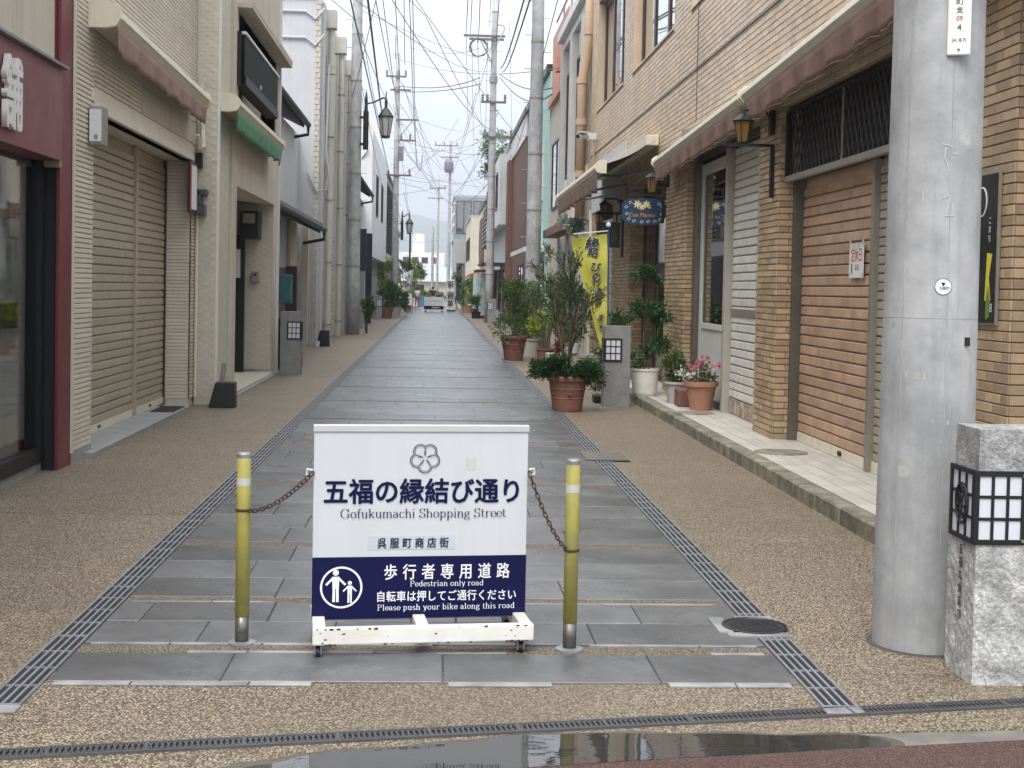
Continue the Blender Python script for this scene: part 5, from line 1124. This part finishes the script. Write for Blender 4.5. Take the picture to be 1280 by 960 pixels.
# lantern brackets on poles
def street_lantern(x,y,z,xm,label,s=1,k=1):
    t=thing('pole_lantern',label,'street lamp',(xm,y,z),group='black lanterns on pole brackets')
    part('bracket_post',MB().tube([(xm,y,z-.95*s),(xm,y,z+.35*s)],.095*s,12).tube([(xm,y,z+.35*s),(xm,y,z+.8*s),(xm,y,z+1.05*s)],[.06*s,.05*s,.01],10),blackm,t)
    part('bracket_arm',MB().tube([(xm,y,z+.6*s),(xm+.35*(x-xm),y,z+.66*s),(x-.1*s,y,z+.82*s),(x,y,z+.8*s)],.03*s,8),blackm,t)
    for q in (-.8,.1): part('pole_clamp',MB().box(min(xm,xm-.2*s),max(xm,xm-.2*s)+.0,y-.03,y+.03,z+q*s,z+(q+.08)*s),blackm,t)
    part('hood',MB().lathe([(.265*s,.16*s),(.27*s,.2*s),(.12*s,.42*s),(.05*s,.5*s),(.05*s,.75*s),(.02*s,.8*s),(.02*s,1.0*s),(0,1.08*s)],(x,y,z),6),blackm,t)
    part('glass_body',MB().lathe([(.13*s,-.48*s),(.23*s,.16*s)],(x,y,z),6),lampgl,t)
    f=MB()
    for i in range(6): a=i*math.pi/3; f.tube([(x+.135*s*math.cos(a),y+.135*s*math.sin(a),z-.5*s),(x+.24*s*math.cos(a),y+.24*s*math.sin(a),z+.17*s)],.014*s,5)
    f.lathe([(.09*s,-.55*s),(.145*s,-.53*s),(.145*s,-.46*s)],(x,y,z),6); part('frame_ribs',f,blackm,t,kind='stuff')
street_lantern(-1.72,43.9,6.9,-2.36,'black hexagonal lantern on an arm from the left concrete pole',.95)
street_lantern(-1.68,82,5.25,-2.12,'second, farther black lantern reaching over the street on the left',.9)
t=thing('slim_lamp_post','slim dark street lamp post in the distance below the far lantern','street lamp',(-1.7,86,0)); part('post',MB().tube([(-1.7,86,0),(-1.7,86,5)],.06,8),blackm,t)
# ================================================================== OVERHEAD CABLES
CB=[(-1.33,20.0,5.8,-2.68,110.0,5.99),(-1.29,24.0,6.64,-2.89,76.0,9.99),(-1.25,26.0,7.07,-2.35,76.0,12.6),(-2.56,44.0,9.92,-2.98,76.0,9.99),(-0.7,30.0,7.93,-1.26,76.0,9.14),(-0.67,32.0,8.35,-1.26,76.0,9.36),(-0.82,30.0,7.92,-1.94,76.0,14.48),(-2.58,44.0,8.38,-3.01,76.0,6.86),(-2.87,44.0,10.04,-3.47,76.0,7.29),(-2.26,76.0,12.78,1.84,62.0,11.23),(-1.99,76.0,12.47,1.84,62.0,10.94),(2.75,62.0,11.4,3.0,36.0,6.98),(2.76,62.0,11.26,3.0,36.0,6.81),(-2.25,76.0,14.25,3.2,36.0,7.52),(-1.2,76.0,10.93,2.45,100.0,13.21),(-2.17,76.0,9.79,2.64,62.0,7.78),(-2.22,76.0,7.86,4.4,80.0,7.41),(-2.58,76.0,7.76,1.03,140.0,13.25),(1.03,140.0,13.25,4.13,75.0,6.96),(1.83,30.0,8.01,2.75,62.0,11.69),(1.96,30.0,8.01,2.86,62.0,11.51),(1.18,62.0,13.1,2.43,110.0,14.56),(1.43,62.0,13.1,3.22,120.0,11.86),(1.68,62.0,13.1,3.55,110.0,13.94),(2.16,62.0,13.1,3.77,110.0,9.4),(0.59,30.0,7.97,1.13,62.0,13.2),(0.68,30.0,7.97,1.35,62.0,13.2),(0.86,30.0,7.98,1.71,62.0,13.2),(1.45,40.0,10.11,2.23,62.0,13.6),(-0.74,40.0,10.03,4.02,58.0,7.49),(-1.88,30.0,7.89,2.75,62.0,11.69),(-2.2,76.0,11.8,1.0,140.0,14.73),(-2.19,76.0,10.9,1.96,120.0,10.76),(-1.59,76.0,14.93,1.81,62.0,12.58),(3.15,62.0,13.82,4.87,90.0,12.29),(0.97,140.0,16.55,3.42,100.0,9.16),(-3.0,110.0,5.34,1.14,140.0,7.12),(-1.44,30.0,7.9,-2.83,44.0,7.73),(1.6,100.0,11.01,3.44,110.0,9.39),(-0.18,140.0,11.4,2.66,62.0,6.93),(-1.89,76.0,6.88,-1.85,120.0,5.71),(2.58,30.0,8.03,3.38,62.0,7.5),(2.95,62.0,10.79,3.31,37.0,6.7),(-.95,28,7.6,-2.2,76,13.3),(-2.6,44,10.5,2.4,62,12),(1.2,28,7.7,2.5,62,13),(-2.4,76,11.2,-2.0,110,6),(2.5,62,9.2,3.3,80,8.3),(-2.3,76,9.1,2.45,62,8.5)]
rc=random.Random(11)
for _ in range(22):
    k=rc.random()*.87+.13
    if k<.3: CB.append((rc.uniform(-2.4,.9),rc.uniform(28,36),rc.uniform(8.2,9),*rc.choice(((-2.4+rc.uniform(-.4,1.1),76,rc.uniform(9,14)),(2.4+rc.uniform(-.9,.5),62,rc.uniform(8.5,13))))))
    elif k<.5: CB.append((-2.35+rc.uniform(-.5,1),76,rc.uniform(7.5,13.3),1.25+rc.uniform(-1.4,.8),140,rc.uniform(10,16)))
    elif k<.7: CB.append((2.46+rc.uniform(-1.1,.6),62,rc.uniform(8,13),1.25+rc.uniform(-1,.8),140,rc.uniform(9,16)))
    elif k<.85: CB.append((-2.4,76+rc.uniform(-1,1),rc.uniform(6.5,12.5),2.5,62+rc.uniform(-1,20),rc.uniform(7,12)))
    else: CB.append((rc.uniform(-2.8,-2),rc.uniform(95,130),rc.uniform(6,11),rc.uniform(1.3,3.2),rc.uniform(80,140),rc.uniform(6.5,13)))
gc='overhead cables crossing above the street'
THICK={1,19,20,9,10,11,12}
for i,c in enumerate(CB):
    p=Vector(c[:3]); q=Vector(c[3:]); n=14; sg_=.012*(p-q).length*(1 if i%3 else 2)
    if i in (0,): sg_=.3
    pts=[p.lerp(q,k/n)-Vector((0,0,sg_*4*(k/n)*(1-k/n)*(.5+.5*(k/n)))) for k in range(n+1)]
    if p.y<41: s=-1 if p.x<.0 else 1; pts=[Vector((s*3.6,p.y-12,p.z+1.2)),(p+Vector((s*1.8,-5.5,.65)))]+pts
    kk=(max(p.y,q.y)/60)**.3
    zn=lambda v:'the wall above the shops' if v.y<35 else 'the left lantern pole' if v.y<50 and v.x<0 else 'the right concrete pole' if v.y<50 else 'the slim right pole' if v.y<70 else 'the left crossarm pole' if v.y<90 and v.x<0 else 'a right-hand roof' if v.y<92 else 'the far poles'
    solo('overhead_cable',MB().tube(pts,(.022 if i in THICK else .0115)*kk,5),cable if i%2 or i in THICK else cablel,('thick black' if i in THICK else 'thin black' if i%2 else 'thin grey')+' overhead cable running from '+zn(p)+' to '+zn(q),'cable',gc)
solo('cable_loop',MB().tube([(-1.26,75.9,9.3),(-1.2,75.9,8.4),(-1.05,75.9,8.05),(-.92,75.9,8.4),(-.9,75.9,9.0)],.04,6),cablel,'hanging U-shaped cable loop below the crossarm in the middle of the sky','cable')
# ================================================================== PLANTS
def potm(prof,c,mat,parent,band=True):
    o=part('pot',MB().lathe(prof,c,28),mat,parent,smooth=False)
    part('soil',MB().lathe([(0,0),(prof[-1][0]*.9,.005),(0,.008)],(c[0],c[1],c[2]+prof[-1][1]-.04),20),soil,parent); return o
def tpot(t,x,y,r0,r1,h,mat):
    o=potm([(r0,0),(r0+.01,.03),(r0+(r1-r0)*.35,h*.36),(r0+(r1-r0)*.35+.008,h*.38),(r0+(r1-r0)*.35,h*.4),(r0+(r1-r0)*.62,h*.62),(r0+(r1-r0)*.62+.01,h*.64),(r0+(r1-r0)*.62,h*.66),(r1-.015,h*.86),(r1+.012,h*.88),(r1+.015,h*.97),(r1-.002,h),(r1-.03,h),(r1-.04,h*.9)],(x,y,0),mat,t)
    g=MB()
    for k in range(6):
        a0=k*math.pi/3-math.pi/2-.5
        g.tube([((r1-.02-.02*math.sin(math.pi*i/8))*math.cos(a0+i/8*.95)+x,(r1-.02-.02*math.sin(math.pi*i/8))*math.sin(a0+i/8*.95)+y,h*(.83-.13*math.sin(math.pi*i/8))) for i in range(9)],.010,5)
        g.lathe([(.0,0),(.03,.01),(.0,.02)],(x+(r0+(r1-r0)*.5)*math.cos(a0+.5),y+(r0+(r1-r0)*.5)*math.sin(a0+.5),h*.48),8)
    part('relief_garland',g,mat,o); return o
def branches(mb,p,d,L,r,depth,tips,spread=.5,upb=.25):
    q=p+d*L; mid=p+d*L*.5+rv(.03)*L; mb.tube([p,mid,q],[r,r*.85,r*.65],6)
    tips.append((mid,d)) if depth<2 else None
    if depth==0: tips.append((q,d)); return
    for _ in range(rnd.choice((2,3,3))):
        e=(d+rv(spread)*.6+Vector((0,0,upb))).normalized(); branches(mb,q,e,L*rnd.uniform(.55,.8),r*.6,depth-1,tips,spread,upb)
# big pot with olive tree
t=thing('potted_olive_tree','slender olive tree underplanted with dark greenery in a big terracotta pot','potted tree',(1.77,17.75,0))
tpot(t,1.77,17.75,.19,.265,.47,terra)
lb=MB()
for cx,cz,rx,rz,n in ((1.55,.57,.27,.13,1300),(1.8,.6,.3,.13,1500),(2.03,.55,.22,.15,1200),(2.12,.44,.13,.16,500),(1.38,.55,.13,.11,350),(1.7,.5,.26,.07,600)): blob(lb,(cx,17.7,cz),(rx,.26,rz),n,.06,.02,.3,14)
part('underplanting',lb,leafB,t,kind='stuff')
tr=MB(); lf=MB(); tips=[]
for dx,dy,hh,lean in ((-.02,0,.95,(-.07,0)),(.03,.02,1.25,(.02,.03)),(.0,.03,.9,(.16,0)),(.02,-.02,.8,(-.2,-.02))):
    base=Vector((1.75+dx,17.75+dy,.42)); d=Vector((lean[0],lean[1],1)).normalized(); top=base+d*hh; tr.tube([base,base+d*hh*.5+rv(.012),top],[.022,.017,.013],8)
    for k in range(5): branches(tr,base+d*hh*(.45+.135*k),(d*.8+rv(.4)+Vector((0,0,.3))).normalized(),.36,.009,2,tips,.6,.2)
part('trunk',tr,bark,t,smooth=True)
for q,d in tips:
    for _ in range(rnd.randint(3,7)): e=(d+rv(.55)).normalized(); leafq(lf,q-d*rnd.uniform(0,.2)+rv(.012),e,rnd.uniform(.045,.08),.013)
part('crown',lf,leafA,t,kind='stuff')
# second planter
t=thing('potted_shrub','bushy tall shrub in the second terracotta pot farther along the right','potted tree',(1.76,30,0))
tpot(t,1.76,30,.2,.3,.56,terra); lf=MB(); tr=MB(); tips=[]
for k in range(5): branches(tr,Vector((1.76+rnd.uniform(-.06,.06),30,.5)),Vector((rnd.uniform(-.25,.2),0,1)).normalized(),.55,.016,2,tips,.55,.35)
part('stems',tr,bark,t)
for q,d in tips:
    for _ in range(15): leafq(lf,q+rv(.05),(d+rv(.6)).normalized(),.09,.025)
blob(lf,(1.6,29.9,.75),(.36,.3,.3),700,.08,.03,.2,12); blob(lf,(2.05,30,.95),(.35,.3,.45),700,.08,.028,.3,12)
part('foliage',lf,leafC,t,kind='stuff')
def bush(name,label,c,r,n,l,w,mat,pot=None,cat='potted plant',group=None,stem=True):
    t=thing(name,label,cat,(c[0],c[1],0),group=group)
    if pot:
        r0,r1,h,pm=pot[:4]; potm([(r0,0),(r0+(r1-r0)*.5,h*.5),(r1-.01,h*.88),(r1+.01,h*.9),(r1+.01,h),(r1-.03,h),(r1-.04,h*.9)],(c[0],c[1],pot[4] if len(pot)>4 else 0),pm,t)
    part('foliage',blob(MB(),c,r,n,l,w,.3,max(8,int(n/70))),mat,t,kind='stuff')
    if stem:
        m_=MB(); z0=(pot[2]-.06 if pot else 0)
        for k in range(5): m_.tube([(c[0]+rnd.uniform(-.05,.05),c[1],z0+(pot[4] if pot and len(pot)>4 else 0)),(c[0]+rnd.uniform(-.7,.7)*r[0],c[1],c[2]+r[2]*.5)],.012,5)
        part('stem',m_,bark,t)
    return t
bush('planter_bush','dense dark green bush in a pale planter behind the second terracotta pot',(2.25,32.2,1.1),(.42,.4,.75),1800,.09,.035,leafC,(.28,.32,.42,potg))
bush('garden_bush','loose yellow-green shrub growing behind the second stone lamp post',(2.95,31.2,1.3),(.5,.5,1.0),1700,.1,.035,leafA,None,'shrub'); bush('garden_bush','yellow-green leafy shrub between the olive tree and the banner',(2.8,27.5,1.1),(.48,.4,.75),1500,.09,.04,leafC,(.2,.24,.3,terra),'shrub')
bush('garden_bush','bright yellow-leaved low plant behind the olive tree trunk',(2.35,28.5,.85),(.3,.3,.3),500,.09,.045,leafY,(.16,.2,.35,terra)); bush('garden_bush','small red-leaved plant in front of the pale planter box',(2.45,26.5,.55),(.13,.13,.16),260,.06,.03,redl,(.12,.15,.3,terra))
bush('garden_bush','dark green plant at the foot of the yellow banner',(2.95,22.5,.85),(.3,.3,.4),900,.08,.035,leafB,(.18,.22,.3,terra))
solo('planter_box',MB().box(2.25,3.3,26.9,27.3,0,.32),potg,'long pale stone planter box behind the olive tree','planter',bev=.02)
t=thing('small_pot','small white pot on the planter box behind the banner','pot',(2.75,26.9,.32)); part('pot',MB().lathe([(.09,0),(.12,.2),(.11,.2)],(2.8,26.95,.33),14),white,t)
bush('hanging_plant','pale variegated plant hanging under the open awning',(2.55,26.2,2.85),(.22,.2,.2),400,.09,.05,M('pale_leaf',(.35,.42,.33),.5,.4,None,transl=.3),None,'hanging plant',stem=False)
# ledge pots
t=thing('tiered_shrub','two-tiered topiary shrub in a white glazed pot on the raised walkway','potted tree',(2.98,18.9,.12)); c=(2.98,18.9,.12)
potm([(.15,0),(.17,.05),(.185,.2),(.19,.36),(.2,.37),(.2,.4),(.17,.4),(.16,.36)],c,potw,t)
part('stem',MB().tube([(2.97,18.9,.45),(2.95,18.9,1.0),(2.99,18.9,1.7)],[.02,.016,.01],8).tube([(3.02,18.9,.45),(3.12,18.9,.9),(3.1,18.9,1.3)],[.016,.012,.01],8),bark,t)
lf=MB(); 
for cx,cz,rx,rz,n in ((2.95,1.82,.22,.13,620),(2.92,1.32,.24,.13,560),(3.15,1.3,.2,.15,480),(3.13,.8,.17,.22,520),(2.85,.62,.1,.12,160)): blob(lf,(cx,18.9,cz),(rx,.2,rz),n,.07,.035,.15,10)
part('foliage',lf,leafB,t,kind='stuff')
bush('potted_grass','feathery green plant in a grey pot beside the brick pier',(3.22,17.7,.62),(.17,.16,.2),900,.07,.012,leafC,(.11,.16,.3,potg,.12))
t=thing('flower_box','small terracotta flower box behind the pink geranium','planter',(3.28,17.3,.13)); part('box',MB().box(3.14,3.44,17.12,17.42,.13,.36),terra,t,bev=.02); part('flowers',blob(MB(),(3.22,17.25,.5),(.14,.12,.1),120,.035,.03,.2,8),whitep,t,kind='stuff')
t=thing('geranium_pot','pink geranium in a large pale terracotta pot on the walkway','potted plant',(3.36,16.75,.13))
potm([(.13,0),(.19,.3),(.215,.31),(.22,.37),(.195,.37),(.18,.33)],(3.36,16.75,.125),terral,t)
part('foliage',blob(MB(),(3.36,16.75,.6),(.2,.17,.14),480,.05,.03,.2,14),leafA,t,kind='stuff')
for i,(x,z) in enumerate(((3.3,.72),(3.38,.8),(3.36,.7),(3.54,.7),(3.22,.68),(3.2,.6),(3.45,.62))): part('flower_head',blob(MB(),(x,16.65,z),(.05,.05,.035),60,.03,.028,.2,5),pinkp if i<5 else whitep,t)
# far plants and pots
lp=[('fern at the foot of the left concrete pole',(-2.3,45.2,.85),(.22,.2,.35),350,leafC,None),
('bushy plant in a terracotta pot beside the far left lamp post',(-2.45,66,1.1),(.5,.4,.75),900,leafB,(.3,.4,.55,terra)),
('second bushy plant in a pale planter farther along the left',(-2.15,69,1.0),(.5,.4,.7),900,leafC,(.3,.4,.5,potg)),
('dark rounded bush at the left edge of the distant paving',(-1.95,72,.75),(.45,.4,.65),900,leafB,None),
('tall light green shrub behind the far left planters',(-2.7,76,2.0),(.6,.5,1.1),1200,leafY,None),
('bright green street tree under the dark canopy at the far left',(-2.3,99,2.4),(.9,.8,1.1),1600,leafY,None),
('dark green crown of the small tree at the end of the left row',(-1.75,104,2.6),(.8,.7,.9),1500,leafC,None),
('bush in a pink pot far along the right side',(1.95,84,1.3),(.55,.5,.9),1000,leafC,(.3,.36,.5,terral)),
('leafy shrub beside the dark banner at the far right',(1.5,97,1.5),(.7,.5,1.1),1000,leafB,None),
('yellow-green shrub beside the far right planters',(2.4,79,1.4),(.5,.5,1.0),900,leafY,None),
('small plant in a dark pot beside the light blue banner',(2.1,70,.75),(.3,.3,.4),500,leafC,(.2,.25,.35,blackm))]
for lab,c,r,n,mt_,pt in lp: bush('street_shrub',lab,c,r,n,.16,.07,mt_,pt)
t=thing('roof_tree','green tree showing above the white roof behind the slim pole','tree',(3.9,82,0)); lf=MB(); tr=MB().tube([(3.9,82,0),(4,82,5),(3.8,82,9)],[.2,.16,.08],8); tr.tube([(4,82,7),(4.4,82,9)],.06,6); part('trunk',tr,bark,t)
for cx,cz,rx,rz in ((3.5,10.2,.8,1.0),(3.9,9.0,.9,.9),(3.3,8.6,.6,.7)): blob(lf,(cx,82,cz),(rx,.8,rz),900,.2,.09,.2,14)
part('crown',lf,leafC,t,kind='stuff')
solo('hedge',blob(MB(),(-1.2,150,.55),(2.6,.6,.5),2600,.22,.12,.3,60),leafC,'low green hedge in front of the yellow-beige wall at the street end','hedge')
# ================================================================== BANNERS AND SMALL SIGNS
t=thing('shop_banner','yellow shop banner with black characters leaning beside the stone lamp post','banner',(2.45,19.1,0))
part('banner_pole',MB().tube([(2.47,19.1,.0),(2.44,19.1,2.52)],.014,8),M('blue_pole',(.03,.06,.25),.4,0,None),t); part('finial',MB().lathe([(.0,0),(.035,.03),(.035,.06),(0,.09)],(2.44,19.1,2.5),10),white,t); part('cross_pole',MB().tube([(2.44,19.1,2.46),(1.93,19.0,2.4)],.009,6),white,t)
part('weight_base',MB().box(2.28,2.66,19.0,19.3,0,.12),blackm,t,bev=.02)
prof=[(2.41,1.90,2.405,2.33),(1.0,1,1,1)]
rows=[(2.42,2.42,1.91,2.34),(2.2,2.43,1.96,2.12),(1.9,2.435,2.05,1.85),(1.6,2.44,2.13,1.58),(1.3,2.445,2.21,1.3),(1.0,2.45,2.29,1.02),(.78,2.455,2.36,.78)]
vs=[]; nx=10; fine=[]
for i in range(len(rows)-1):
    for k in range(4):
        f=k/4; a,b=rows[i],rows[i+1]; fine.append(tuple(a[j]*(1-f)+b[j]*f for j in range(4)))
fine.append(rows[-1])
def banpt(u,i):
    zr,xr,xl,zl=fine[i]; return (xr+(xl-xr)*u,19.08+.05*math.sin(u*7+i*.25)*u+.02*math.sin(i*.7),zr+(zl-zr)*u+.0)
for i in range(len(fine)):
    for j in range(nx+1): vs.append(banpt(j/nx,i))
fb=part('banner_cloth',MB().add(vs,[(i*(nx+1)+j,i*(nx+1)+j+1,(i+1)*(nx+1)+j+1,(i+1)*(nx+1)+j) for i in range(len(fine)-1) for j in range(nx)]),banm,t,smooth=True)
for k,ch in enumerate('縁結びの通りまち'):
    i=2+int(k*2.5); p=banpt(.47,i); sc=(.2 if k<1 else .17)-.009*k
    q=text(ch,sc,blackp,t,(p[0],p[1]-.03,p[2]-sc*.4),rot=(R(90),R(13),0),bold=.03); 
    hl=text(ch,sc,wtext,t,(p[0],p[1]-.024,p[2]-sc*.4),rot=(R(90),R(13),0),bold=.06)
def banner(x0,x1,y,z0,z1,mat,txt,tm,label,lean=0,ts=.4):
    t=thing('shop_banner',label,'banner',((x0+x1)/2,y,0)); n=8
    vs=[(x0+(x1-x0)*j/4+lean*(i/n),y+.05*math.sin(j*1.6+i*.5),z0+(z1-z0)*i/n) for i in range(n+1) for j in range(5)]
    part('banner_cloth',MB().add(vs,[(i*5+j,i*5+j+1,(i+1)*5+j+1,(i+1)*5+j) for i in range(n) for j in range(4)]),mat,t); part('banner_pole',MB().tube([(x1+.03,y,0),(x1+.03+lean,y,z1+.1)],.02,6),white,t); part('base',MB().box(x0,x1+.1,y-.15,y+.15,0,.1),blackm,t)
    for k,ch in enumerate(txt): f=1-(k+.9)/(len(txt)+.4); text(ch,ts,tm,t,((x0+x1)/2+lean*f,y-.08,z0+(z1-z0)*f),bold=.02)
banner(1.95,2.6,71,.35,2.35,M('light_blue_cloth',(.4,.52,.68),.8,0,(3,.2),col2=(.5,.6,.4),patch=1.2),'きもの',greyp,'light blue shop banner with a pink foot in the right distance'); 
banner(.72,1.18,88,1.3,2.1,paper,'茶',blackp,'upper white banner panel with dark characters far on the right',ts=.5); banner(.72,1.18,88.3,.15,1.2,paper,'和菓',blackp,'lower white banner panel with dark characters far on the right',ts=.42)
banner(-2.0,-1.75,85,.8,2.6,paper,'お茶処',blackp,'narrow white banner leaning beside the far left bushes',.28,.25)
t=thing('standing_board','white and pink standing shop board at the far left edge of the paving','sign board',(-1.55,80,0)); part('board',MB().add([(-1.75,80,.1),(-1.4,80,.1),(-1.42,80.2,1.15),(-1.7,80.2,1.15),(-1.75,80.05,.1),(-1.4,80.05,.1),(-1.42,80.25,1.15),(-1.7,80.25,1.15)],[(0,1,2,3),(4,7,6,5),(0,4,5,1),(1,5,6,2),(2,6,7,3),(3,7,4,0)]),paper,t); part('pink_strip',MB().box(-1.74,-1.42,79.97,80.0,.12,.4),pinkp,t)
for x in (-1.72,-1.42): part('leg',MB().box(x-.02,x+.02,80,80.3,0,.12),blackm,t)
t=thing('barrier_sign','second, distant white and dark sign board standing across the paving','sign board',(-.1,84,0))
part('board',MB().box(-.72,.5,84,84.05,.12,.95),board,t); part('navy_panel',MB().box(-.725,.505,83.98,84.0,.2,.4),navy,t); part('foot_beam',MB().box(-.7,.48,83.7,83.78,.1,.18),white,t)
for x in (-.62,.4): part('leg',MB().box(x-.05,x+.05,83.7,84.3,0,.12),blackm,t)
text('五福の縁結び通り',.125,greyp,t,(-.08,83.97,.7),bold=.02); text('歩行者専用道路',.07,wtext,t,(0,83.96,.27),bold=.02)
t=thing('recycling_bin','pale blue bin standing at the crossing behind the distant sign','bin',(-1.1,109,0)); part('bin_body',MB().add([(-1.45,109,0),(-.85,109,0),(-.8,109,.75),(-1.5,109,.75),(-1.45,109.5,0),(-.85,109.5,0),(-.8,109.5,.75),(-1.5,109.5,.75)],[(0,1,2,3),(4,7,6,5),(1,5,6,2),(3,2,6,7),(0,3,7,4)]),M('bin_blue',(.1,.25,.4),.5,0,None),t); part('bin_lid',MB().box(-1.54,-.76,108.96,109.54,.75,.84),MC['bin_blue'],t)
# ================================================================== PEOPLE
def person(x,y,h,rz,shirt,trous,label,arms):
    t=thing('person',label,'person',(x,y,0),rz,local=True); k=h/1.7
    def skinned(name,vs,es,rad,mat,root=0):
        me=bpy.data.meshes.new(name); me.from_pydata([tuple(c*k for c in v) for v in vs],es,[]); o=bpy.data.objects.new(name,me); COL.objects.link(o); o.parent=t; me.materials.append(mat)
        md=o.modifiers.new('skin','SKIN'); sv=me.skin_vertices[0].data
        for i,rr_ in enumerate(rad): sv[i].radius=(rr_*k,rr_*k) if not isinstance(rr_,tuple) else (rr_[0]*k,rr_[1]*k); sv[i].use_root=(i==root)
        o.modifiers.new('sub','SUBSURF').levels=1; o.modifiers['sub'].render_levels=1; md.use_smooth_shade=True; return o
    aL,aR=arms
    V=[(0,0,.92),(0,0,1.1),(0,0,1.36),(0,0,1.46),(0,-.01,1.52),(0,-.01,1.6),(0,0,1.68),
       (-.09,0,.86),(-.1,-.02,.48),(-.1,.02,.09),(-.1,-.1,.04),(.09,0,.86),(.11,.03,.48),(.12,.1,.1),(.12,0,.04),
       (-.17,0,1.38),(-.23,.02,1.1),(-.22+aL[0],-.04+aL[1],.88),(-.22+aL[0]*1.2,-.06+aL[1]*1.3,.78),(.17,0,1.38),(.23,.02,1.1),(.22+aR[0],-.04+aR[1],.88),(.22+aR[0]*1.2,-.06+aR[1]*1.3,.78)]
    E_=[(0,1),(1,2),(2,3),(3,4),(4,5),(5,6),(0,7),(7,8),(8,9),(9,10),(0,11),(11,12),(12,13),(13,14),(2,15),(15,16),(16,17),(17,18),(2,19),(19,20),(20,21),(21,22)]
    Rr=[.13,.12,.13,.06,.05,.085,.06,.085,.055,.035,.03,.085,.055,.035,.03,.055,.04,.03,.025,.055,.04,.03,.025]
    skinned('body',V,E_,Rr,skin)
    skinned('shirt',[V[0],V[1],V[2],(0,0,1.42),V[15],(-.22,.01,1.2),V[19],(.22,.01,1.2)],[(0,1),(1,2),(2,3),(2,4),(4,5),(2,6),(6,7)],[.15,.145,.155,.08,.08,.062,.08,.062],shirt)
    skinned('trousers',[(0,0,.95),V[7],V[8],(-.1,.01,.16),V[11],V[12],(.12,.08,.17)],[(0,1),(1,2),(2,3),(0,4),(4,5),(5,6)],[.135,.105,.075,.06,.105,.075,.06],trous)
    part('hair',MB().lathe([(0,-.08),(.075,-.06),(.1,.0),(.092,.06),(.05,.1),(0,.11)],(0,0,0),12),hair,t,smooth=True).location=(0,.015*k,1.6*k)
    f=MB()
    for sx in (-1,1): f.lathe([(.0,0),(.04,.02),(.045,.06),(0,.08)],(sx*.11,-.04,0),8)
    part('shoes',f,blackm,t)
person(-1.42,103,1.5,R(180),M('white_shirt',(.7,.7,.72),.8,0,None),M('magenta_trousers',(.3,.05,.16),.8,0,None),'person in a white top and magenta trousers walking away down the street',((0,0),(.02,-.05)))
person(-.2,96,1.6,R(180),M('black_shirt',(.02,.02,.022),.8,0,None),M('blue_grey_trousers',(.12,.15,.2),.8,0,None),'person in a black shirt standing behind the distant sign board',((.04,-.1),(-.04,-.1)))
# ================================================================== HILLS AND HAZE
bm=MB(); nx,ny=90,16
def hz(i,j):
    x=-1600+3200*i/nx; y=2300+900*j/ny; e=math.sin(math.pi*min(1,j/9)/2)
    h=95+55*math.exp(-((x+120)/240)**2)+28*noise.noise(Vector((x*.004,3,0)))+16*noise.noise(Vector((x*.014,j*.3,7)))
    return (x,y,max(-.5,h*e+8*noise.noise(Vector((x*.02,y*.02,1)))*e-.5))
struct('hills',MB().add([hz(i,j) for j in range(ny+1) for i in range(nx+1)],[(j*(nx+1)+i,j*(nx+1)+i+1,(j+1)*(nx+1)+i+1,(j+1)*(nx+1)+i) for j in range(ny) for i in range(nx)]),hillm,smooth=True)
hm=bpy.data.materials.new('haze_air'); hm.use_nodes=True; nt=hm.node_tree; nt.nodes.clear(); o=nt.nodes.new('ShaderNodeOutputMaterial'); v=nt.nodes.new('ShaderNodeVolumePrincipled')
v.inputs['Color'].default_value=(.92,.95,1,1); v.inputs['Density'].default_value=.0006; v.inputs['Anisotropy'].default_value=.3; nt.links.new(v.outputs[0],o.inputs['Volume'])
hzb=struct('haze',MB().box(-1900,1900,-150,3300,-1.2,210),hm); hzb['kind']='stuff'
